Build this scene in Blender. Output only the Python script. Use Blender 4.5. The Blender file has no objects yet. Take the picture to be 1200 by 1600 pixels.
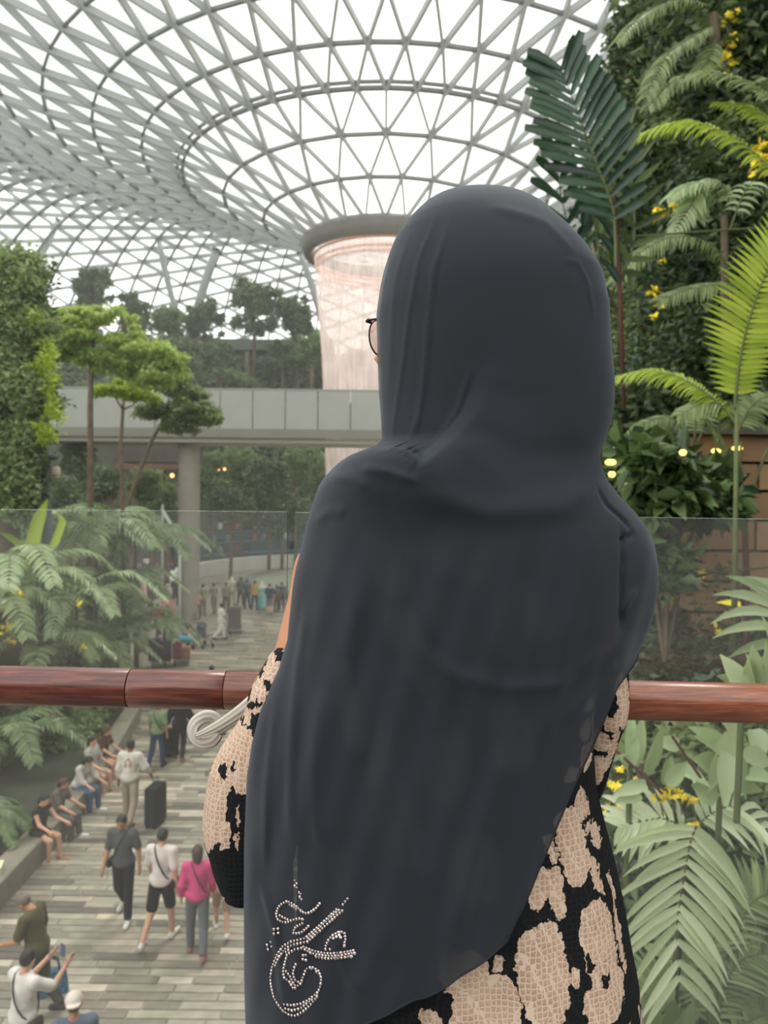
import bpy, math, random
import numpy as np
from mathutils import Vector, Matrix, Euler

S = bpy.context.scene
COL = S.collection
R = math.radians
random.seed(7)
RNG = np.random.default_rng(11)

# ---------------------------------------------------------------- camera
F = 1180.0                      # focal length in pixels of the 1200 x 1600 frame
CAM_Z = 7.0                     # eye height above the ground-floor paving
cd = bpy.data.cameras.new('camera'); cam = bpy.data.objects.new('camera', cd); COL.objects.link(cam)
cd.sensor_fit = 'VERTICAL'; cd.sensor_height = 36.0; cd.lens = F / 1600 * 36.0
cd.clip_start = 0.05; cd.clip_end = 600
cam.matrix_world = Matrix.Translation((0, 0, CAM_Z)) @ Euler((R(90 - 1.7), 0, 0)).to_matrix().to_4x4() @ Matrix.Rotation(R(0.6), 4, 'Z')
cd.dof.use_dof = True; cd.dof.focus_distance = 0.92; cd.dof.aperture_fstop = 8.0
S.camera = cam
CM = cam.matrix_world.to_3x3()

# ---------------------------------------------------------------- sky and light
w = bpy.data.worlds.new('overcast_sky'); S.world = w; w.use_nodes = True
bg = w.node_tree.nodes['Background']
bg.inputs['Color'].default_value = (1.0, 0.99, 0.955, 1); bg.inputs['Strength'].default_value = 1.9
sd = bpy.data.lights.new('sun', 'SUN'); sd.energy = 1.6; sd.angle = R(14); sd.color = (1, 0.96, 0.88)
so = bpy.data.objects.new('sun', sd); COL.objects.link(so); so.rotation_euler = Euler((R(-28), R(16), 0))
S.view_settings.view_transform = 'Standard'; S.view_settings.look = 'None'
S.view_settings.exposure = 0.4; S.view_settings.gamma = 1.0
S.view_settings.use_curve_mapping = False
S.cycles.max_bounces = 8; S.cycles.diffuse_bounces = 3; S.cycles.glossy_bounces = 2
S.cycles.transmission_bounces = 4; S.cycles.transparent_max_bounces = 14; S.cycles.volume_bounces = 1
S.cycles.use_denoising = True
S.cycles.caustics_reflective = False; S.cycles.caustics_refractive = False
S.cycles.sample_clamp_indirect = 4.0


def pix(px, py, Y):
    """world point at depth Y seen at pixel (px, py) of the photograph"""
    d = CM @ Vector(((px - 600) / F, -(py - 800) / F, -1.0))
    k = Y / d.y
    return Vector((d.x * k, Y, CAM_Z + d.z * k))


def pixz(px, py, z=0.0):
    d = CM @ Vector(((px - 600) / F, -(py - 800) / F, -1.0))
    k = (z - CAM_Z) / d.z
    return Vector((d.x * k, d.y * k, z))


CMI = np.array(CM.inverted())


def project(P):
    P = np.asarray(P, float).reshape(-1, 3) - np.array([0, 0, CAM_Z])
    c = P @ CMI.T
    z = -c[:, 2]
    zz = np.where(z > 0.05, z, np.nan)
    return np.stack([600 + c[:, 0] / zz * F, 800 - c[:, 1] / zz * F, z], 1)


# ---------------------------------------------------------------- materials
def srgb(r, g, b):
    f = lambda c: (c / 255 / 12.92) if c / 255 <= 0.04045 else ((c / 255 + 0.055) / 1.055) ** 2.4
    return (f(r), f(g), f(b), 1.0)


class NT:
    def __init__(s, name):
        s.m = bpy.data.materials.new(name); s.m.use_nodes = True
        s.t = s.m.node_tree; s.n = s.t.nodes; s.n.clear()
        s.out = s.n.new('ShaderNodeOutputMaterial')

    def __call__(s, kind, **kw):
        nd = s.n.new('ShaderNode' + kind)
        for k, v in kw.items():
            if k.startswith('i_'):
                key = k[2:]
                key = int(key) if key.isdigit() else key.replace('_', ' ')
                if isinstance(v, bpy.types.NodeSocket):
                    s.t.links.new(v, nd.inputs[key])
                else:
                    nd.inputs[key].default_value = v
            else:
                setattr(nd, k, v)
        return nd

    def ramp(s, fac, stops, interp='LINEAR'):
        r = s('ValToRGB'); s.t.links.new(fac, r.inputs[0]); e = r.color_ramp.elements
        r.color_ramp.interpolation = interp
        e[0].position, e[0].color = stops[0]; e[1].position, e[1].color = stops[-1]
        for p, c in stops[1:-1]:
            x = e.new(p); x.color = c
        return r.outputs[0]

    def math(s, op, a, b=0.0, c=None):
        nd = s('Math', operation=op)
        for i, v in enumerate([a, b] + ([c] if c is not None else [])):
            if isinstance(v, bpy.types.NodeSocket): s.t.links.new(v, nd.inputs[i])
            else: nd.inputs[i].default_value = v
        return nd.outputs[0]

    def mixc(s, f, a, b):
        nd = s('Mix', data_type='RGBA')
        for i, v in ((0, f), (6, a), (7, b)):
            if isinstance(v, bpy.types.NodeSocket): s.t.links.new(v, nd.inputs[i])
            else: nd.inputs[i].default_value = v
        return nd.outputs[2]

    def done(s, sock):
        s.t.links.new(sock, s.out.inputs[0]); return s.m


def plain(name, col, rough=0.6, var=0.12, scale=8.0, metal=0.0, bump=0.0, spec=0.4, sheen=0.0):
    t = NT(name)
    tc = t('TexCoord'); no = t('TexNoise', i_Vector=tc.outputs['Object'], i_Scale=scale, i_Detail=4.0)
    a = tuple(c * (1 - var) for c in col[:3]) + (1,); b = tuple(min(1, c * (1 + var)) for c in col[:3]) + (1,)
    cc = t.ramp(no.outputs[0], [(0.3, a), (0.7, b)])
    p = t('BsdfPrincipled', i_Base_Color=cc, i_Roughness=rough, i_Metallic=metal)
    p.inputs['Specular IOR Level'].default_value = spec
    if sheen:
        p.inputs['Sheen Weight'].default_value = sheen; p.inputs['Sheen Roughness'].default_value = 0.5
    if bump:
        bp = t('Bump', i_Strength=bump, i_Distance=0.01, i_Height=no.outputs[0]); t.t.links.new(bp.outputs[0], p.inputs['Normal'])
    return t.done(p.outputs[0])


def leafmat(name, c1, c2, trans=0.35, rough=0.32, c3=None):
    """leaf: colour varies from leaf to leaf, some light passes through"""
    t = NT(name)
    g = t('NewGeometry'); oi = t('ObjectInfo')
    f = t.math('FRACT', t.math('ADD', g.outputs['Random Per Island'], oi.outputs['Random']))
    st = [(0.0, c1), (0.75, c2), (1.0, c3 or c2)]
    cc = t.ramp(f, st)
    p = t('BsdfPrincipled', i_Base_Color=cc, i_Roughness=rough)
    p.inputs['Specular IOR Level'].default_value = 0.45
    tl = t('BsdfTranslucent', i_Color=t.mixc(0.5, cc, (c2[0] * 1.25, c2[1] * 1.32, c2[2] * 0.75, 1)))
    mx = t('MixShader', i_0=trans, i_1=p.outputs[0], i_2=tl.outputs[0])
    return t.done(mx.outputs[0])


def emit(name, col, st):
    t = NT(name); e = t('Emission', i_Color=col, i_Strength=st); return t.done(e.outputs[0])


# ---------------------------------------------------------------- object helpers
def tag(o, label=None, cat=None, group=None, kind=None):
    if label: o['label'] = label
    if cat: o['category'] = cat
    if group: o['group'] = group
    if kind: o['kind'] = kind
    return o


def empty(name, loc=(0, 0, 0), rz=0.0):
    o = bpy.data.objects.new(name, None); COL.objects.link(o); o.location = loc; o.rotation_euler = (0, 0, rz)
    o.empty_display_size = 0.1
    return o


def thing(name, label, cat, loc=(0, 0, 0), rz=0.0, group=None):
    return tag(empty(name, loc, rz), label, cat, group)


def link(name, me, parent=None, mats=None):
    o = bpy.data.objects.new(name, me); COL.objects.link(o)
    if mats is not None:
        for m in (mats if isinstance(mats, (list, tuple)) else [mats]): me.materials.append(m)
    if parent is not None: o.parent = parent
    return o


class MB:
    """collects geometry for ONE mesh object"""

    def __init__(s):
        s.v = []; s.f = []; s.mi = []; s.nv = 0

    def add(s, V, Fc, mi=0):
        V = np.asarray(V, float).reshape(-1, 3)
        s.v.append(V)
        for f in Fc: s.f.append(tuple(int(i) + s.nv for i in f)); s.mi.append(mi)
        s.nv += len(V)
        return s

    def box(s, c, d, rz=0.0, mi=0, M=None):
        x, y, z = (k / 2 for k in d)
        V = np.array([(a, b, e) for e in (-z, z) for a, b in ((-x, -y), (x, -y), (x, y), (-x, y))])
        if rz:
            cc, ss = math.cos(rz), math.sin(rz); V = V @ np.array([[cc, ss, 0], [-ss, cc, 0], [0, 0, 1]])
        if M is not None: V = V @ np.array(M.to_3x3()).T
        return s.add(V + np.array(c), [(3, 2, 1, 0), (4, 5, 6, 7), (0, 1, 5, 4), (1, 2, 6, 5), (2, 3, 7, 6), (3, 0, 4, 7)], mi)

    def tube(s, pts, rad, n=8, mi=0, caps=True):
        P = [Vector(p) for p in pts]; m = len(P)
        rad = [rad] * m if not hasattr(rad, '__len__') else rad
        V = []; up = None
        for i, p in enumerate(P):
            t = (P[min(i + 1, m - 1)] - P[max(i - 1, 0)]).normalized()
            if up is None:
                up = Vector((0, 0, 1)) if abs(t.z) < 0.9 else Vector((1, 0, 0))
            a = t.cross(up).normalized(); b = a.cross(t).normalized(); up = b
            for k in range(n):
                q = 2 * math.pi * k / n
                V.append(p + (a * math.cos(q) + b * math.sin(q)) * rad[i])
        Fc = [(i * n + k, i * n + (k + 1) % n, (i + 1) * n + (k + 1) % n, (i + 1) * n + k) for i in range(m - 1) for k in range(n)]
        if caps: Fc += [tuple(range(n))[::-1], tuple((m - 1) * n + k for k in range(n))]
        return s.add(V, Fc, mi)

    def lathe(s, prof, c=(0, 0, 0), n=32, mi=0, closed=False):
        V = [(c[0] + r * math.cos(2 * math.pi * k / n), c[1] + r * math.sin(2 * math.pi * k / n), c[2] + z) for r, z in prof for k in range(n)]
        m = len(prof); Fc = []
        for i in range(m if closed else m - 1):
            j = (i + 1) % m
            Fc += [(i * n + k, i * n + (k + 1) % n, j * n + (k + 1) % n, j * n + k) for k in range(n)]
        return s.add(V, Fc, mi)

    def build(s, name, mats, parent=None, smooth=False):
        me = mesh(name, np.concatenate(s.v), s.f, smooth)
        if any(s.mi): me.polygons.foreach_set('material_index', s.mi)
        return link(name, me, parent, mats)


def mesh(name, V, Fc, smooth=False):
    """fast mesh from numpy verts and faces of one size, or a list of mixed faces"""
    me = bpy.data.meshes.new(name)
    V = np.asarray(V, np.float32)
    if isinstance(Fc, np.ndarray):
        n, k = Fc.shape
        me.vertices.add(len(V)); me.vertices.foreach_set('co', V.ravel())
        me.loops.add(n * k); me.loops.foreach_set('vertex_index', Fc.astype(np.int32).ravel())
        me.polygons.add(n); me.polygons.foreach_set('loop_start', np.arange(0, n * k, k, dtype=np.int32))
        me.polygons.foreach_set('loop_total', np.full(n, k, np.int32))
        me.update(calc_edges=True)
    else:
        me.from_pydata([tuple(map(float, v)) for v in V], [], Fc)
    if smooth: me.polygons.foreach_set('use_smooth', np.ones(len(me.polygons), bool))
    return me


def copy_tree(o, parent=None):
    c = o.copy(); COL.objects.link(c)
    if parent is not None: c.parent = parent
    for ch in list(o.children): copy_tree(ch, c)
    return c


# ---------------------------------------------------------------- smooth bodies: distance field + surface nets
def surface_nets(D, org, vx):
    neg = D < 0
    nx, ny, nz = D.shape
    c = [neg[i:nx - 1 + i, j:ny - 1 + j, k:nz - 1 + k] for i in (0, 1) for j in (0, 1) for k in (0, 1)]
    cnt = sum(x.astype(np.int8) for x in c)
    cells = np.argwhere((cnt > 0) & (cnt < 8))
    idx = np.full((nx - 1, ny - 1, nz - 1), -1, np.int64)
    idx[tuple(cells.T)] = np.arange(len(cells))
    acc = np.zeros((len(cells), 3)); num = np.zeros(len(cells))
    cor = [(i, j, k) for i in (0, 1) for j in (0, 1) for k in (0, 1)]
    for a in range(8):
        for b in range(a + 1, 8):
            df = [abs(cor[a][q] - cor[b][q]) for q in range(3)]
            if sum(df) != 1: continue
            ca, cb = np.array(cor[a]), np.array(cor[b])
            da = D[tuple((cells + ca).T)]; db = D[tuple((cells + cb).T)]
            m = (da < 0) != (db < 0)
            t = np.where(m, da / np.where(m, da - db, 1), 0)
            acc += np.where(m[:, None], ca + (cb - ca) * t[:, None], 0); num += m
    V = (cells + acc / num[:, None]) * vx + org
    Fs = []
    for ax in range(3):
        sl0 = [slice(None)] * 3; sl1 = [slice(None)] * 3
        sl0[ax] = slice(0, -1); sl1[ax] = slice(1, None)
        n0, n1 = neg[tuple(sl0)], neg[tuple(sl1)]
        e = np.argwhere(n0 != n1)
        u, v = (ax + 1) % 3, (ax + 2) % 3
        lim = [nx - 1, ny - 1, nz - 1]
        e = e[(e[:, u] > 0) & (e[:, v] > 0) & (e[:, u] < lim[u]) & (e[:, v] < lim[v])]
        flip = n0[tuple(e.T)]
        du = np.zeros(3, int); du[u] = 1; dv = np.zeros(3, int); dv[v] = 1
        q = np.stack([idx[tuple((e - du - dv).T)], idx[tuple((e - dv).T)], idx[tuple(e.T)], idx[tuple((e - du).T)]], 1)
        q[~flip] = q[~flip][:, ::-1]
        Fs.append(q)
    return V, np.concatenate(Fs)


def prim_eval(p, G):
    k = p[0]
    if k == 'c':
        _, a, b, ra, rb = p[:5]
        a = np.array(a, float); b = np.array(b, float); ab = b - a
        pa = G - a; h = np.clip((pa @ ab) / max(ab @ ab, 1e-9), 0, 1)
        return np.sqrt(((pa - h[..., None] * ab) ** 2).sum(-1)) - (ra + (rb - ra) * h)
    _, c, r = p[:3]; M = p[3] if len(p) > 3 else None
    q = G - np.array(c, float)
    if M is not None: q = q @ M          # M: columns are the ellipsoid's own axes
    r = np.array(r, float)
    k0 = np.sqrt(((q / r) ** 2).sum(-1)); k1 = np.sqrt(((q / r ** 2) ** 2).sum(-1))
    return k0 * (k0 - 1) / np.maximum(k1, 1e-6)


def field_mesh(prims, vx=0.02, k=0.03, off=0.0, cut=(), hard=()):
    """prims joined smoothly; cut: prims or half spaces ('p', point, normal) taken away on the normal's side"""
    lo = np.full(3, 1e9); hi = -lo
    for p in prims:
        if p[0] == 'c':
            r = max(p[3], p[4]); P = np.array([p[1], p[2]], float); lo = np.minimum(lo, P.min(0) - r); hi = np.maximum(hi, P.max(0) + r)
        else:
            r = max(p[2]); lo = np.minimum(lo, np.array(p[1]) - r); hi = np.maximum(hi, np.array(p[1]) + r)
    lo -= off + k + 2 * vx; hi += off + k + 2 * vx
    n = np.ceil((hi - lo) / vx).astype(int) + 1
    G = np.stack(np.meshgrid(*[lo[i] + vx * np.arange(n[i]) for i in range(3)], indexing='ij'), -1).astype(np.float32)
    D = None
    for p in prims:
        d = prim_eval(p, G)
        if D is None: D = d
        else:
            kk = p[5] if (p[0] == 'c' and len(p) > 5) else k
            h = np.maximum(kk - np.abs(D - d), 0) / kk
            D = np.minimum(D, d) - h * h * kk * 0.25
    D = D - off
    for p in cut:
        if p[0] == 'p':
            d = -((G - np.array(p[1], float)) @ np.array(p[2], float))
            D = np.maximum(D, -d)
        else: D = np.maximum(D, -prim_eval(p, G))
    D = np.where(D == 0, 1e-6, D)
    D[0] = D[-1] = 1; D[:, 0] = D[:, -1] = 1; D[:, :, 0] = D[:, :, -1] = 1
    return surface_nets(D, lo, vx)


def field_obj(name, prims, mat, parent, vx=0.02, k=0.03, off=0.0, cut=()):
    V, Fc = field_mesh(prims, vx, k, off, cut)
    return link(name, mesh(name, V, Fc, True), parent, mat)


def split_pieces(name, items, score, mats, parent, most=300, matof=None):
    """items: list of (V, F) ; the ones that show largest become objects, the rest one stuff part"""
    order = np.argsort(-np.asarray(score))
    for i in order[:most]:
        V, Fc = items[i][:2]
        V = np.asarray(V, float); c = V.mean(0)
        me = mesh(name, V - c, Fc)
        o = link(name, me, parent, mats[matof[i]] if matof is not None else mats[0]); o.location = c
    if len(order) > most:
        mb = MB()
        for i in order[most:]:
            mb.add(items[i][0], items[i][1], matof[i] if matof is not None else 0)
        tag(mb.build(name, mats, parent), kind='stuff')


def area_score(P):
    q = project(P)
    if np.isnan(q[:, 0]).any(): return 0.0
    cx, cy = q[:, 0].mean(), q[:, 1].mean()
    if not (-30 < cx < 1230 and -30 < cy < 1630): return 0.0
    x, y = q[:, 0], q[:, 1]
    return (np.hypot(x.max() - x.min(), y.max() - y.min())) ** 2

# ================================================================ SETTING
HAZE = 0.0012
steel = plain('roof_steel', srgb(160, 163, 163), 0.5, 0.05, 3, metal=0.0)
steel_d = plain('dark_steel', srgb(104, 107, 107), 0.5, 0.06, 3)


def glassmat(name, tint, refl=0.07, rough=0.02, refl_veil=0.0):
    t = NT(name)
    tr = t('BsdfTransparent', i_Color=tint); gl = t('BsdfGlossy', i_Color=(1, 1, 1, 1), i_Roughness=rough)
    fr = t('LayerWeight', i_Blend=0.25)
    mx = t('MixShader', i_0=t.math('MULTIPLY_ADD', fr.outputs['Fresnel'], 0.5, refl * 0.4), i_1=tr.outputs[0], i_2=gl.outputs[0])
    if refl_veil:
        no = t('TexNoise', i_Scale=3.0, i_Detail=5.0); df = t('BsdfDiffuse', i_Color=(.8, .8, .78, 1)); mx = t('MixShader', i_0=t.math('MULTIPLY', no.outputs[0], refl_veil), i_1=mx.outputs[0], i_2=df.outputs[0])
    return t.done(mx.outputs[0])


roof_glass = glassmat('roof_glass', (0.93, 0.945, 0.93, 1), 0.03)

# ---- the roof: a glass shell that sinks into a round opening over the water
OC = pix(602, 385, 55.0); AX, AD = OC.x, OC.y
PR = np.array([[5.6, 17.5], [8.65, 19.05], [11.4, 20.35], [14.1, 21.5], [16.7, 22.4], [19.7, 23.2], [22.5, 24.0], [25.4, 25.2], [28.5, 26.8], [32, 28.4], [36, 30.0],
               [40, 31.0], [45, 31.5], [50, 31.0], [55, 29.6], [60, 27.2], [65, 23.8], [70, 19.0], [74, 14.0], [80, 2.0]])


def prof(r):
    i = np.clip(np.searchsorted(PR[:, 0], r) - 1, 0, len(PR) - 2)
    p0 = PR[max(i - 1, 0)]; p1 = PR[i]; p2 = PR[i + 1]; p3 = PR[min(i + 2, len(PR) - 1)]
    t = (r - p1[0]) / (p2[0] - p1[0]); m1 = (p2[1] - p0[1]) / (p2[0] - p0[0]); m2 = (p3[1] - p1[1]) / (p3[0] - p1[0]); h = p2[0] - p1[0]
    return (2 * t ** 3 - 3 * t ** 2 + 1) * p1[1] + (t ** 3 - 2 * t ** 2 + t) * h * m1 + (-2 * t ** 3 + 3 * t ** 2) * p2[1] + (t ** 3 - t ** 2) * h * m2


def RP(r, a):
    return Vector((AX + r * math.sin(a), AD - r * math.cos(a), CAM_Z + prof(r)))


beams, bscore, bmat, panes, pscore = [], [], [], [], []


def beam(p, q, w, d, mi, ref):
    t = (q - p); L = t.length; t.normalize()
    nrm = Vector((0, 0, 1)); r = math.hypot(ref.x - AX, ref.y - AD)
    sl = (prof(min(r + 0.3, 78)) - prof(r - 0.3 if r > 6 else r)) / 0.6
    out = Vector((ref.x - AX, ref.y - AD, 0)).normalized(); nrm = (Vector((0, 0, 1)) - out * sl).normalized()
    s = t.cross(nrm).normalized(); nn = s.cross(t).normalized()
    M = np.array([t, s, nn])
    V = np.array([(a, b, e) for e in (-d, 0) for a, b in ((0, -w / 2), (L, -w / 2), (L, w / 2), (0, w / 2))]) @ M + np.array(p)
    beams.append((V, [(3, 2, 1, 0), (4, 5, 6, 7), (0, 1, 5, 4), (1, 2, 6, 5), (2, 3, 7, 6), (3, 0, 4, 7)]))
    bscore.append(area_score(V)); bmat.append(mi)


def pane(a, b, c):
    V = np.array([a, b, c]); panes.append((V, [(0, 1, 2)])); pscore.append(area_score(V))


N1, N2, N3 = 28, 56, 112
rings1 = [5.75, 8.65, 11.4, 14.1]
rings2 = [14.1, 16.7, 19.7, 22.5, 25.4, 28.5, 32.0]
HB = 8 * math.pi
def zone(rings, n, off0, W, Dp):
    for k in range(len(rings) - 1):
        r0, r1 = rings[k], rings[k + 1]; o0 = off0 + 0.5 * k; o1 = o0 + 0.5
        for i in range(n):
            A = lambda r, x: RP(r, 2 * math.pi * x / n)
            p = A(r0, i + o0); q0 = A(r1, i + o1); q1 = A(r1, i + o1 - 1)
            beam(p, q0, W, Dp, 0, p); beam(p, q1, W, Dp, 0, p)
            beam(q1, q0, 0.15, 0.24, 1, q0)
            pane(p, q1, q0); pane(p, q0, A(r0, i + o0 + 1))
zone(rings1[:3], N1, 0, 0.14, 0.27)
# between the inner ring of 28 nodes and the double ring of 56
for i in range(N1):
    p = RP(11.4, 2 * math.pi * (i + 1.0) / N1); q = [RP(14.1, 2 * math.pi * (2 * i + 2 + j) / N2) for j in (-1, 0, 1)]
    for x in q: beam(p, x, 0.14, 0.27, 0, p)
    for a, b in ((q[0], q[1]), (q[1], q[2])): beam(a, b, 0.16, 0.26, 1, a); pane(p, a, b)
    pane(p, q[2], RP(11.4, 2 * math.pi * (i + 2.0) / N1))
for i in range(N2):
    beam(RP(14.45, 2 * math.pi * i / N2), RP(14.45, 2 * math.pi * (i + 1) / N2), 0.12, 0.2, 1, RP(14.45, 0.1 + 2 * math.pi * i / N2))
zone(rings2, N2, 0, 0.16, 0.40)
rr = [32.0 + 3.05 * k for k in range(16)]
for k in range(15):
    r0, r1 = rr[k], rr[k + 1]
    if r1 > 77.9: r1 = 77.9
    for i in range(N3):
        a = 2 * math.pi * i / N3; b = 2 * math.pi * (i + 1) / N3; s = 0.5 * (r1 - r0)
        if abs(((a + math.pi) % (2 * math.pi)) - math.pi) < 0.5 and r0 > 52: continue     # behind the viewer
        odd = i % 2
        # meridian member and the two slanting members to the next meridian, half a step up or down
        A0, A1 = RP(r0 + odd * s, a), RP(min(r1 + odd * s, 77.9), a)
        B0, B1 = RP(r0 + (1 - odd) * s, b), RP(min(r1 + (1 - odd) * s, 77.9), b)
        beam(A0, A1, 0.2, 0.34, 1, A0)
        if odd == 0:
            beam(A0, B0, 0.17, 0.46, 0, A0); beam(B0, A1, 0.17, 0.46, 0, A0); pane(A0, A1, B0); pane(A1, B1, B0)
        else:
            beam(B0, A0, 0.17, 0.46, 0, A0); beam(A0, B1, 0.17, 0.46, 0, A0); pane(A0, B0, B1); pane(A0, B1, A1)
roof = tag(empty('ceiling'), 'curved glass and steel lattice roof sinking to a round opening', kind='structure')
split_pieces('beam', beams, bscore, [steel, steel_d], roof, 300, bmat)
split_pieces('pane', panes, pscore, [roof_glass], roof, 300)
rimm = plain('rim_metal', srgb(104, 102, 98), 0.45, 0.08, 2)
mb = MB(); H0 = CAM_Z + 17.5
mb.lathe([(5.95, 0.28), (6.1, -0.15), (5.85, -0.75), (5.45, -0.95), (5.25, -0.75), (5.25, 0.1), (5.45, 0.28)], (AX, AD, H0), 64, closed=True)
rim = mb.build('oculus_rim', rimm, roof, True)
rim_glow = plain('orange_glow_band', srgb(225, 165, 130), 0.4, 0.08, 2)  # orange lamplight inside the rim, put into the colour of the bands
for dz, rad in ((-1.0, 5.1), (-1.45, 4.95), (-1.8, 4.9)):
    mb = MB(); mb.lathe([(rad, 0), (rad + .08, 0.1), (rad, 0.2), (rad - 0.05, 0.1)], (AX, AD, H0 + dz), 56, closed=True)
    mb.build('rim_band', rim_glow, roof, True)

# ---- falling water
t = NT('falling_water')
tc = t('TexCoord'); mp = t('Mapping', i_Vector=tc.outputs['Object']); mp.inputs['Scale'].default_value = (3.0, 3.0, 0.22)
n1 = t('TexNoise', i_Vector=mp.outputs[0], i_Scale=1.6, i_Detail=8.0, i_Roughness=0.7)
n2 = t('TexNoise', i_Vector=tc.outputs['Object'], i_Scale=0.5, i_Detail=6.0)
f = t.math('ADD', t.math('MULTIPLY', n1.outputs[0], 0.75), t.math('MULTIPLY', n2.outputs[0], 0.35))
al = t.ramp(f, [(0.40, (0.32, 0.32, 0.32, 1)), (0.66, (0.86, 0.86, 0.86, 1))])
df = t('BsdfDiffuse', i_Color=srgb(240, 226, 220)); tl = t('BsdfTranslucent', i_Color=srgb(246, 228, 222)); tr = t('BsdfTransparent')  # pink lighting on the fall is put into the water colour
m1 = t('MixShader', i_0=0.5, i_1=df.outputs[0], i_2=tl.outputs[0]); m2 = t('MixShader', i_0=al, i_1=tr.outputs[0], i_2=m1.outputs[0])
water_m = t.done(m2.outputs[0])
mb = MB()
mb.lathe([(5.1, -0.9), (5.0, -2.5), (4.75, -5), (4.5, -8.0), (4.3, -12), (4.1, -18), (4.0, -24.3)], (AX, AD, H0), 72)
wf = mb.build('waterfall', water_m, None, True)
tag(wf, 'tall pale pink-lit curtain of water falling from the round roof opening', 'waterfall')
mb = MB(); mb.lathe([(9.3, 0), (9.3, 0.55), (9.8, 0.6), (9.8, 0.0)], (AX, AD, 0), 64)
tag(mb.build('basin_rim', plain('basin_stone', srgb(120, 124, 116), 0.7, 0.1, 2), None, True), 'round grey stone kerb around the pool under the waterfall', 'pool')
t = NT('pool_water'); n = t('TexNoise', i_Scale=2.0); p = t('BsdfPrincipled', i_Base_Color=srgb(168, 172, 152), i_Roughness=0.25); b = t('Bump', i_Strength=0.3, i_Height=n.outputs[0]); t.t.links.new(b.outputs[0], p.inputs['Normal'])
pm = t.done(p.outputs[0])
mb = MB(); mb.lathe([(9.3, 0.42), (0.01, 0.42)], (AX, AD, 0), 64)
tag(mb.build('pool_water', pm), kind='structure')
# white curved terrace wall beyond the pool
mb = MB()
for k in range(26):
    a0 = R(60 + k * 9.2); a1 = R(60 + (k + 1) * 9.2)
    for (r0, r1, z0, z1) in ((14.6, 15.2, 0, 1.1),):
        V = []
        for a in (a0, a1):
            for r_, z_ in ((r0, z0), (r0, z1), (r1, z1), (r1, z0)): V.append((AX + r_ * math.sin(a), AD - r_ * math.cos(a), z_))
        mb.add(V, [(0, 1, 5, 4), (1, 2, 6, 5), (2, 3, 7, 6)])
wp = plain('white_paint', srgb(205, 208, 198), 0.6, 0.06, 1)
tag(mb.build('wall_pool', wp), kind='structure')

# ---- ground floor: long stone pavers laid in rows
tones = [srgb(158, 150, 134), srgb(126, 120, 107), srgb(100, 95, 86), srgb(186, 176, 157), srgb(142, 135, 120)]
pav = [plain('paver_tone', c, 0.5, 0.18, 5.0, bump=0.15, spec=0.5) for c in tones]
items, sc, mo = [], [], []
rng = random.Random(5)
Y = 8.0
while Y < 47:
    dY = 0.175; x = -7.6 - rng.random() * 1.3
    lim = 2.6 if Y < 30 else 8
    while x < lim:
        L = rng.choice([0.5, 0.7, 0.95, 1.25]); x1 = x + L - 0.012; y1 = Y + dY - 0.014; h = 0.004 * rng.random()
        V = [(x, Y, -0.05), (x1, Y, -0.05), (x1, y1, -0.05), (x, y1, -0.05), (x + .006, Y + .006, h), (x1 - .006, Y + .006, h), (x1 - .006, y1 - .006, h), (x + .006, y1 - .006, h)]
        Fc = [(4, 5, 6, 7), (0, 1, 5, 4), (1, 2, 6, 5), (2, 3, 7, 6), (3, 0, 4, 7)]
        if rng.random() < 0.93:
            q = project(np.array(V)); cx, cy = q[:, 0].mean(), q[:, 1].mean()
            s = area_score(V)
            if cx > 395: s *= 0.02
            items.append((V, Fc)); sc.append(s); mo.append(rng.choices(range(5), [4, 4, 2, 2, 4])[0])
        x += L
    Y += dY
t = NT('paving_bed')
tc = t('TexCoord'); bk = t('TexBrick', i_Vector=tc.outputs['Object'], i_Scale=1.0, i_Color1=tones[0], i_Color2=tones[1], i_Mortar=tones[2]); bk.inputs['Brick Width'].default_value = 1.2
bk.inputs['Row Height'].default_value = 0.24; bk.inputs['Mortar Size'].default_value = 0.01; bk.inputs['Bias'].default_value = 0
p = t('BsdfPrincipled', i_Base_Color=bk.outputs[0], i_Roughness=0.5)
fm = t.done(p.outputs[0])
floor = tag(MB().add([(-60, -12, -0.012), (60, -12, -0.012), (60, 135, -0.012), (-60, 135, -0.012)], [(0, 1, 2, 3)]).build('floor', fm), kind='structure')
split_pieces('paver', items, sc, pav, floor, 300, mo)

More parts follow.
